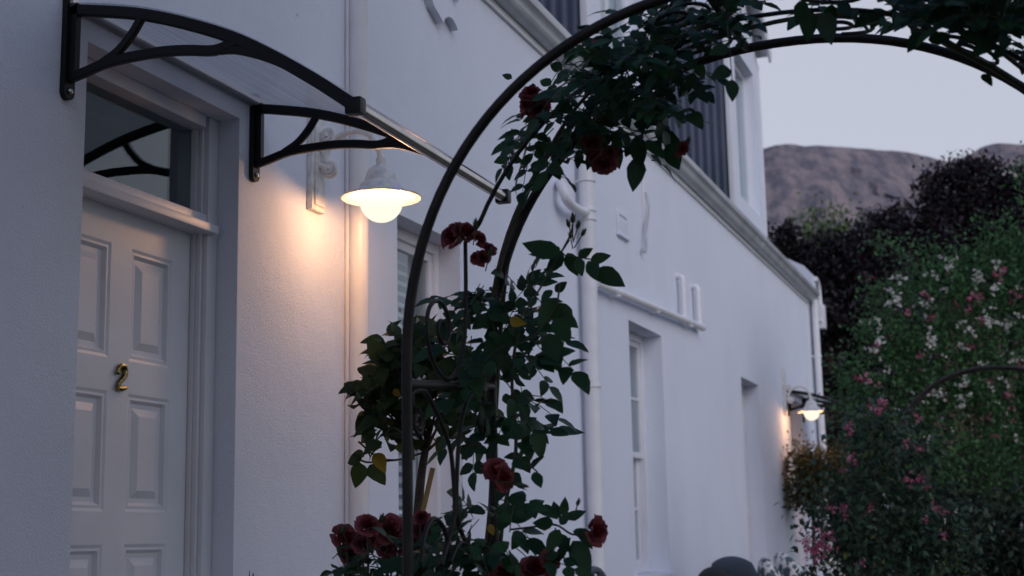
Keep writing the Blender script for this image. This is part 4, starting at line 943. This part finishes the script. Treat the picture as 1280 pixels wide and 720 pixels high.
cluster_mesh('pink_cluster', 'petal_pink', 9, 1); cluster_mesh('white_cluster', 'petal_white', 8, 2); cluster_mesh('wine_cluster', 'petal_wine', 12, 3); cluster_mesh('single_white', 'petal_white', 3, 4); cluster_mesh('single_pink', 'petal_pink', 4, 5)

# rose bush climbing the foot of the far arch, pink flowers
D2 = 10.6
blobs = [blob(1085, 640, 72, 60, D2), blob(1062, 705, 40, 40, D2), blob(1110, 570, 52, 55, D2), blob(1090, 525, 36, 32, D2), blob(1150, 640, 55, 45, D2), blob(1180, 675, 42, 40, D2), blob(1130, 700, 80, 50, D2), blob(1060, 590, 36, 40, D2), blob(1095, 780, 90, 60, D2)]
fp = at(1100, 760, D2); far_rose = thing('rose_bush', 'tall bush of pink blooms climbing the foot of the far iron arch', 'rose bush', (fp.x, fp.y, 0))
stems(far_rose, Vector((fp.x, fp.y, 0)), blobs, .014, 'stem', 'stems')
crown('pinkrose', far_rose, blobs, 6500, .062, 'leaf_arch2')
for (px, py, s_, key) in ((1078, 474, 13, 'pink_cluster'), (1102, 510, 15, 'pink_cluster'), (1096, 512, 10, 'single_pink'), (1060, 532, 9, 'wine_cluster'), (1062, 541, 7, 'pink_cluster'), (1146, 522, 9, 'pink_cluster'), (1134, 555, 9, 'pink_cluster'), (1148, 560, 9, 'pink_cluster'), (1065, 571, 9, 'wine_cluster'), (1054, 588, 7, 'pink_cluster'), (1135, 602, 10, 'pink_cluster'), (1150, 600, 10, 'wine_cluster'), (1158, 609, 7, 'pink_cluster'), (1038, 636, 8, 'pink_cluster'), (1052, 634, 9, 'pink_cluster'), (1056, 644, 8, 'pink_cluster'), (1088, 634, 8, 'pink_cluster'), (1168, 632, 7, 'wine_cluster'), (1180, 640, 8, 'pink_cluster'), (1158, 650, 7, 'pink_cluster'), (1178, 668, 7, 'wine_cluster'), (1078, 705, 7, 'wine_cluster'), (1196, 640, 5, 'single_white'), (1104, 618, 5, 'single_white'), (1180, 650, 5, 'single_white')):
    p = at(px, py, D2-.55); o = flower(CLUS[key], p, s_*.85*(D2-.55)/F_PX, rv()+tocam(p), far_rose)
# big wine-red flower heads low by the sofa
for (px, py, s_) in ((1005, 676, 16), (1022, 682, 20), (1016, 690, 14), (1030, 670, 12)):
    p = at(px, py, 9.6); flower(CLUS['wine_cluster'], p, s_*.8*9.6/F_PX, rv(), far_rose)
for (px, py) in ((1160, 705), (1120, 545)): pass
# rambling rose with white and pink flowers
D3 = 15.5
blobs = [blob(1130, 400, 62, 50, D3), blob(1190, 360, 62, 48, D3), blob(1250, 345, 55, 50, D3), blob(1310, 330, 60, 60, D3), blob(1110, 470, 62, 55, D3), blob(1180, 450, 75, 60, D3), blob(1250, 450, 75, 70, D3), blob(1330, 440, 70, 80, D3), blob(1200, 545, 75, 60, D3), blob(1280, 560, 80, 70, D3), blob(1130, 555, 50, 50, D3), blob(1080, 510, 34, 46, D3), blob(1150, 320, 26, 14, D3), blob(1115, 312, 20, 12, D3), blob(1240, 300, 36, 16, D3), blob(1360, 540, 70, 80, D3), blob(1275, 205, 14, 20, D3), blob(1285, 250, 16, 36, D3)]
rp = at(1230, 700, D3+.6); ramble = thing('rambling_rose', 'huge bright green rambling rose sprinkled with white and pink blossom', 'rose bush', (rp.x, rp.y, 0))
stems(ramble, Vector((rp.x, rp.y, 0)), blobs[:12], .016, 'stem', 'stems')
crown('ramble', ramble, blobs, 25000, .065, 'leaf_ramble')
random.seed(21)
FL = [(1183, 330, 12, 0), (1164, 344, 8, 0), (1122, 346, 9, 0), (1113, 375, 9, 0), (1122, 372, 9, 0), (1155, 368, 8, 1), (1160, 378, 7, 0), (1247, 335, 9, 0), (1246, 345, 10, 1), (1254, 338, 8, 1), (1244, 358, 9, 0), (1222, 355, 8, 0), (1218, 345, 7, 0), (1215, 372, 9, 1), (1225, 370, 7, 1), (1232, 398, 11, 0), (1228, 400, 8, 1), (1244, 404, 8, 0), (1256, 408, 8, 0), (1262, 406, 7, 0), (1210, 386, 7, 1), (1165, 397, 9, 1), (1162, 420, 9, 0), (1168, 428, 8, 0), (1100, 425, 10, 0), (1096, 434, 11, 1), (1090, 438, 9, 0), (1133, 390, 7, 1), (1215, 413, 8, 0), (1203, 434, 7, 0), (1274, 370, 8, 1), (1266, 366, 7, 1), (1200, 404, 6, 0), (1092, 400, 7, 0), (1150, 445, 8, 1), (1202, 480, 9, 0), (1204, 495, 9, 0), (1201, 508, 7, 0), (1170, 492, 8, 0), (1176, 494, 6, 0), (1236, 476, 6, 1), (1256, 476, 7, 0), (1258, 494, 9, 1), (1268, 452, 8, 0), (1275, 455, 7, 1), (1230, 455, 6, 0), (1100, 410, 5, 0), (1262, 216, 7, 0), (1272, 356, 5, 0), (1110, 362, 5, 0), (1180, 362, 5, 0), (1222, 340, 6, 0), (1275, 395, 6, 0), (1160, 560, 6, 0), (1162, 548, 5, 0)]
for (px, py, s_, k) in FL:
    p = at(px, py, D3-.75); o = flower(CLUS[('white_cluster', 'pink_cluster')[k]], p, s_*.85*(D3-.8)/F_PX, rv()+tocam(p)*.6, ramble)
for _ in range(60):
    px, py = random.uniform(1075, 1290), random.uniform(330, 560); p = at(px, py, D3-.7); flower(CLUS[random.choice(('single_white', 'single_white', 'single_pink'))], p, random.uniform(3, 6)*D3/F_PX, rv(), ramble)
# round lamp-lit tree by the far doorway
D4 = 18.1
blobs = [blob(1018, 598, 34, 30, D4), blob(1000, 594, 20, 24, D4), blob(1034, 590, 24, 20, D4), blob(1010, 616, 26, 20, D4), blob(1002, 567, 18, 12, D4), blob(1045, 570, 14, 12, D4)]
bp_ = at(1016, 690, D4); rt = thing('standard_tree', 'round-headed little tree under the far lamp, its orange glow partly put into the leaf colour', 'tree', (bp_.x, bp_.y, 0))
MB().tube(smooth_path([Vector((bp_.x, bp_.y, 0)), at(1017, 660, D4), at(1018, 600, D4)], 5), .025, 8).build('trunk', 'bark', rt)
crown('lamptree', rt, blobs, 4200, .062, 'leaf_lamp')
# purple-leaved tree and its neighbours behind
def far_tree(name, label, D, blobs, n, size, mt, foot, trunk=.14, group=None, w_=.55):
    f = at(foot, 640, D); root = thing(name, label, 'tree', (f.x, f.y, 0), group)
    stems(root, Vector((f.x, f.y, -.02)), blobs, trunk); crown(mt+name, root, blobs, n, size, mt, w_, shell=.5); return root
D5 = 25
B = lambda *q: [blob(a, b_, c, d_, D5) for a, b_, c, d_ in q]
far_tree('purple_tree', 'dark purple-leaved tree rising in front of the mountain', D5, B((1190, 245, 30, 34), (1165, 250, 18, 26), (1225, 235, 40, 36), (1240, 290, 60, 40), (1180, 300, 50, 30), (1120, 290, 32, 26), (1105, 280, 20, 18), (1260, 260, 34, 40), (1150, 330, 60, 36), (1300, 250, 50, 50), (1300, 330, 60, 50), (1215, 340, 60, 40), (1200, 215, 22, 14), (1160, 218, 10, 16)), 30000, .10, 'leaf_purple', 1210)
D5 = 23.5
far_tree('purple_tree', 'wide dark purple shrub tree close behind the house corner', D5, B((1060, 330, 44, 36), (1020, 330, 36, 32), (980, 320, 24, 34), (1085, 345, 40, 36), (1040, 390, 60, 44), (1090, 410, 50, 44), (1045, 450, 50, 44), (1075, 300, 22, 20), (972, 292, 12, 16), (1095, 480, 50, 40), (1040, 520, 40, 50), (1060, 580, 60, 50)), 26000, .10, 'leaf_purple', 1070)
D5 = 40
far_tree('pale_tree', 'pale green tree top showing between the house corner and the purple tree', D5, B((1025, 285, 26, 18), (1010, 275, 14, 14), (1050, 285, 18, 18), (985, 310, 20, 14), (1035, 310, 40, 26)), 1300, .17, 'leaf_pale', 1030)
D5 = 27
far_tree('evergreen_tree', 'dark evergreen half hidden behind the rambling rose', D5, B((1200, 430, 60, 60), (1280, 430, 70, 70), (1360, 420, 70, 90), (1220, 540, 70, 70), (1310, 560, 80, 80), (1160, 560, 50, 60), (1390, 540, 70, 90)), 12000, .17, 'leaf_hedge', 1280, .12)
# hedge filling the dark under the rambler, shade put into its leaf colour
hr = at(1240, 690, 13.6); hedge = thing('hedge', 'dense dark hedge beneath the rambling rose, deep shade put into its leaf colour', 'hedge', (hr.x, hr.y, 0))
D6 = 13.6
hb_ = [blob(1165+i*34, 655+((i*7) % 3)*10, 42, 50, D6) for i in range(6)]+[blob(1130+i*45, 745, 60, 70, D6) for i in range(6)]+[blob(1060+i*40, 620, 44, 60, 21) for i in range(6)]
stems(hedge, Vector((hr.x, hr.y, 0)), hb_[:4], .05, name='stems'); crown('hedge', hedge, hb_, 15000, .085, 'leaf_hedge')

# unseen evergreen, added behind the camera to shade the near end of the house
st_ = thing('evergreen_tree', 'unseen spreading evergreen added behind the camera to shade the near house front', 'tree', (-2.6, -6.6, 0))
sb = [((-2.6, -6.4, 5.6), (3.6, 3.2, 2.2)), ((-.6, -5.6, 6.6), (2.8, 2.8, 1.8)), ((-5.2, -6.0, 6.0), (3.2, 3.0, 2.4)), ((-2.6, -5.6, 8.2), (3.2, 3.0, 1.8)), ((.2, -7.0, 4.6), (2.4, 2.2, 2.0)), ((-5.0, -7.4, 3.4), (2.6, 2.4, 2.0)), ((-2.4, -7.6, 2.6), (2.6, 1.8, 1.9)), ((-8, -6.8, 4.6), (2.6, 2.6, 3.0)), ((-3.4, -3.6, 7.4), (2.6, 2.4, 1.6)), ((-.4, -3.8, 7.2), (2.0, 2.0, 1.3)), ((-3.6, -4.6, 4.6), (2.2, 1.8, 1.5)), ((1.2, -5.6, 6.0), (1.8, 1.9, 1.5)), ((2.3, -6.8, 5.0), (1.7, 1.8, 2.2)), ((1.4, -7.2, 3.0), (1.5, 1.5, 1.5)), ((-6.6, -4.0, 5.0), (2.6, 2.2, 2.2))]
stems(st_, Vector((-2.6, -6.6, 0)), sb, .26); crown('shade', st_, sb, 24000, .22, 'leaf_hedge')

# white daisies in front of the sofa end and strappy plants by the door
D7 = 9.0
dp_ = at(1035, 730, D7); daisy = thing('daisy_bush', 'small bush of white flowers at the sofa end', 'plant', (dp_.x, dp_.y, 0))
crown('daisyleaf', daisy, [blob(1032, 735, 34, 22, D7), blob(1036, 800, 40, 60, D7)], 900, .04, 'leaf_arch2')
stems(daisy, Vector((dp_.x, dp_.y, 0)), [blob(1032, 735, 30, 20, D7), blob(1010, 735, 20, 20, D7), blob(1050, 735, 20, 20, D7)], .012, 'stem', 'stems')
for (px, py) in ((1020, 716), (1034, 706), (1038, 713), (1048, 711), (1042, 718), (1026, 708), (1052, 718), (1045, 704)):
    p = at(px, py, D7-.2); flower(CLUS['single_white'], p, .026, UP+rv()*.4, daisy)
def strap_plant(px, py, y, label, seed):
    random.seed(seed); c = on_y(px, py, y); root = thing('strap_plant', label, 'plant', (c.x, c.y, 0), None)
    for i in range(9):
        a = random.uniform(0, 6.28); l = random.uniform(.05, .14); top_ = Vector((c.x+math.cos(a)*l, c.y+math.sin(a)*l, c.z-random.uniform(0, .12)))
        if i == 0: top_ = c
        b0 = Vector((c.x+math.cos(a)*.02, c.y+math.sin(a)*.02, .0)); P = smooth_path([b0, b0.lerp(top_, .6)+Vector((0, 0, .12)), top_], 6); sd_ = Vector((-math.sin(a), math.cos(a), 0)); b = MB()
        for k_, p in enumerate(P):
            w_ = .022*(1-(k_/(len(P)-1))**3)+.001; b.v += [tuple(p-sd_*w_), tuple(p+Vector((0, 0, -.004))), tuple(p+sd_*w_)]
        for k_ in range(len(P)-1): b.f += [(k_*3, k_*3+1, k_*3+4, k_*3+3), (k_*3+1, k_*3+2, k_*3+5, k_*3+4)]
        b.build('leaf', 'leaf', root)
strap_plant(312, 712, -.45, 'strappy green plant tip just beside the door jamb', 3)
strap_plant(424, 708, -.35, 'strappy green plant tip below the door lamp', 4)

# ------------------------------------------------------------------ garden sofa and cushions against the wall
def cushion(name, label, c, w_, h_, t_, rotz, tilt, mt, group=None):
    b = MB(); n = 14
    for sg in (1, -1):
        k = len(b.v)
        for i in range(n+1):
            for j in range(n+1):
                u, v = i/n*2-1, j/n*2-1; e = max(0, (1-u**2)*(1-v**2))**.55; pin = 1-.07*(u*u*v*v)-.05*(1-abs(u*v))*0
                x, z = u*w_/2*(1-.16*v*v), v*h_/2*(1-.16*u*u)
                b.v.append((x*pin, sg*t_/2*e, z*pin))
        for i in range(n):
            for j in range(n): b.f.append((k+i*(n+1)+j, k+(i+1)*(n+1)+j, k+(i+1)*(n+1)+j+1, k+i*(n+1)+j+1))
    o = b.build(name, mt); 
    bm = bmesh.new(); bm.from_mesh(o.data); bmesh.ops.remove_doubles(bm, verts=bm.verts[:], dist=.0005); bmesh.ops.recalc_face_normals(bm, faces=bm.faces[:]); bm.to_mesh(o.data); bm.free()
    o.location = c; o.rotation_euler = (tilt, random.uniform(-.28, .28), rotz); return tag(o, label, 'cushion', group)
# woven diamond print for the patterned cushions
m = mat('fabric_print', (.6, .6, .6), .95); M['fab_print'] = m; t = m.node_tree; b_ = t.nodes['Principled BSDF']
tc = t.nodes.new('ShaderNodeTexCoord'); mp = t.nodes.new('ShaderNodeMapping'); mp.inputs['Rotation'].default_value = (0, math.radians(38), 0); mp.inputs['Scale'].default_value = (11, 11, 7)
ck = t.nodes.new('ShaderNodeTexChecker'); ck.inputs['Scale'].default_value = 1; ck.inputs['Color1'].default_value = (.66, .65, .64, 1); ck.inputs['Color2'].default_value = (.07, .10, .13, 1)
nz = t.nodes.new('ShaderNodeTexNoise'); nz.inputs['Scale'].default_value = 9; va_ = t.nodes.new('ShaderNodeVectorMath'); va_.operation = 'ADD'
t.links.new(tc.outputs['Object'], mp.inputs[0]); t.links.new(mp.outputs[0], va_.inputs[0]); t.links.new(nz.outputs['Color'], va_.inputs[1]); t.links.new(va_.outputs[0], ck.inputs['Vector']); t.links.new(ck.outputs['Color'], b_.inputs['Base Color'])
SY = -.62
xa = on_y(888, 712, SY).x; xb = on_y(1012, 715, SY).x; zt = on_y(895, 709, SY).z
sofa = thing('garden_sofa', 'dark woven garden sofa against the white wall, only its back showing', 'sofa', ((xa+xb)/2, SY+.1, 0))
MB().bbox(xa, xb, SY-.42, SY+.30, .12, .34, .03).build('seat_base', 'wicker', sofa)
MB().bbox(xa, xb, SY+.2, SY+.32, .34, zt-.18, .03).build('back', 'wicker', sofa)
for x in (xa, xb-.14): MB().bbox(x, x+.14, SY-.42, SY+.19, .34, zt-.24, .03).build('armrest', 'wicker', sofa)
for x in (xa+.06, xb-.06):
    for y in (SY-.36, SY+.24): MB().tube([(x, y, 0), (x, y, .125)], .03, 10).build('leg', 'wicker', sofa)
MB().bbox(xa+.15, xb-.15, SY-.42, SY+.19, .345, .46, .04).build('seat_cushion', 'fab_grey', sofa)
def cush_px(px, py, y, w_, h_, t_, rz, tl, mt, label, group=None):
    p = on_y(px, py, y); return cushion('cushion', label, (p.x, y, p.z-h_*.47), w_, h_, t_, rz, tl, mt, group)
cush_px(899, 709, SY+.04, .5, .5, .2, .9, -.25, 'fab_dark', 'charcoal cushion at the near end of the sofa back')
cush_px(917, 697, SY+.00, .5, .52, .2, 1.2, -.15, 'fab_blue', 'dark slate blue cushion standing tallest on the sofa')
cush_px(930, 699, SY-.02, .55, .55, .2, .6, -.2, 'fab_blue', 'plain slate blue cushion leaning against the patterned ones')
cush_px(962, 697, SY, .55, .5, .22, .3, -.25, 'fab_print', 'black and white patterned cushion beside the plain blue one')
cush_px(982, 692, SY-.02, .55, .55, .22, .6, -.15, 'fab_print', 'black and white patterned cushion standing tallest of its pair')
cush_px(1000, 704, SY, .5, .5, .22, .2, -.25, 'fab_print', 'black and white patterned cushion at the far sofa end')
# low garden chair whose rounded back just shows by the second downpipe
gx = on_y(741, 712, -.5)
ch = thing('garden_chair', 'grey round-backed garden chair below the tall white downpipe', 'chair', (gx.x, gx.y, 0))
c = Vector((gx.x, gx.y, 0)); arc = [c+Vector((-.24*math.cos(a), .0, gx.z-.10+.10*math.sin(a))) for a in np.linspace(0, math.pi, 14)]
MB().tube([c+Vector((-.24, 0, .42))]+arc+[c+Vector((.24, 0, .42))], .022, 10).build('back_frame', 'fab_blue', ch)
for dx in (-.12, 0, .12): MB().tube([c+Vector((dx, 0, .44)), c+Vector((dx, 0, gx.z-.10+.10*math.sqrt(max(0, 1-(dx/.24)**2)))) ], .012, 8).build('spindle', 'fab_blue', ch)
MB().bbox(c.x-.25, c.x+.25, c.y-.46, c.y+.03, .40, .45, .02).build('seat', 'fab_blue', ch)
for dx in (-.21, .21):
    for dy in (-.4, -.02): MB().tube([c+Vector((dx, dy, 0)), c+Vector((dx*.95, dy, .405))], .018, 8).build('leg', 'fab_blue', ch)
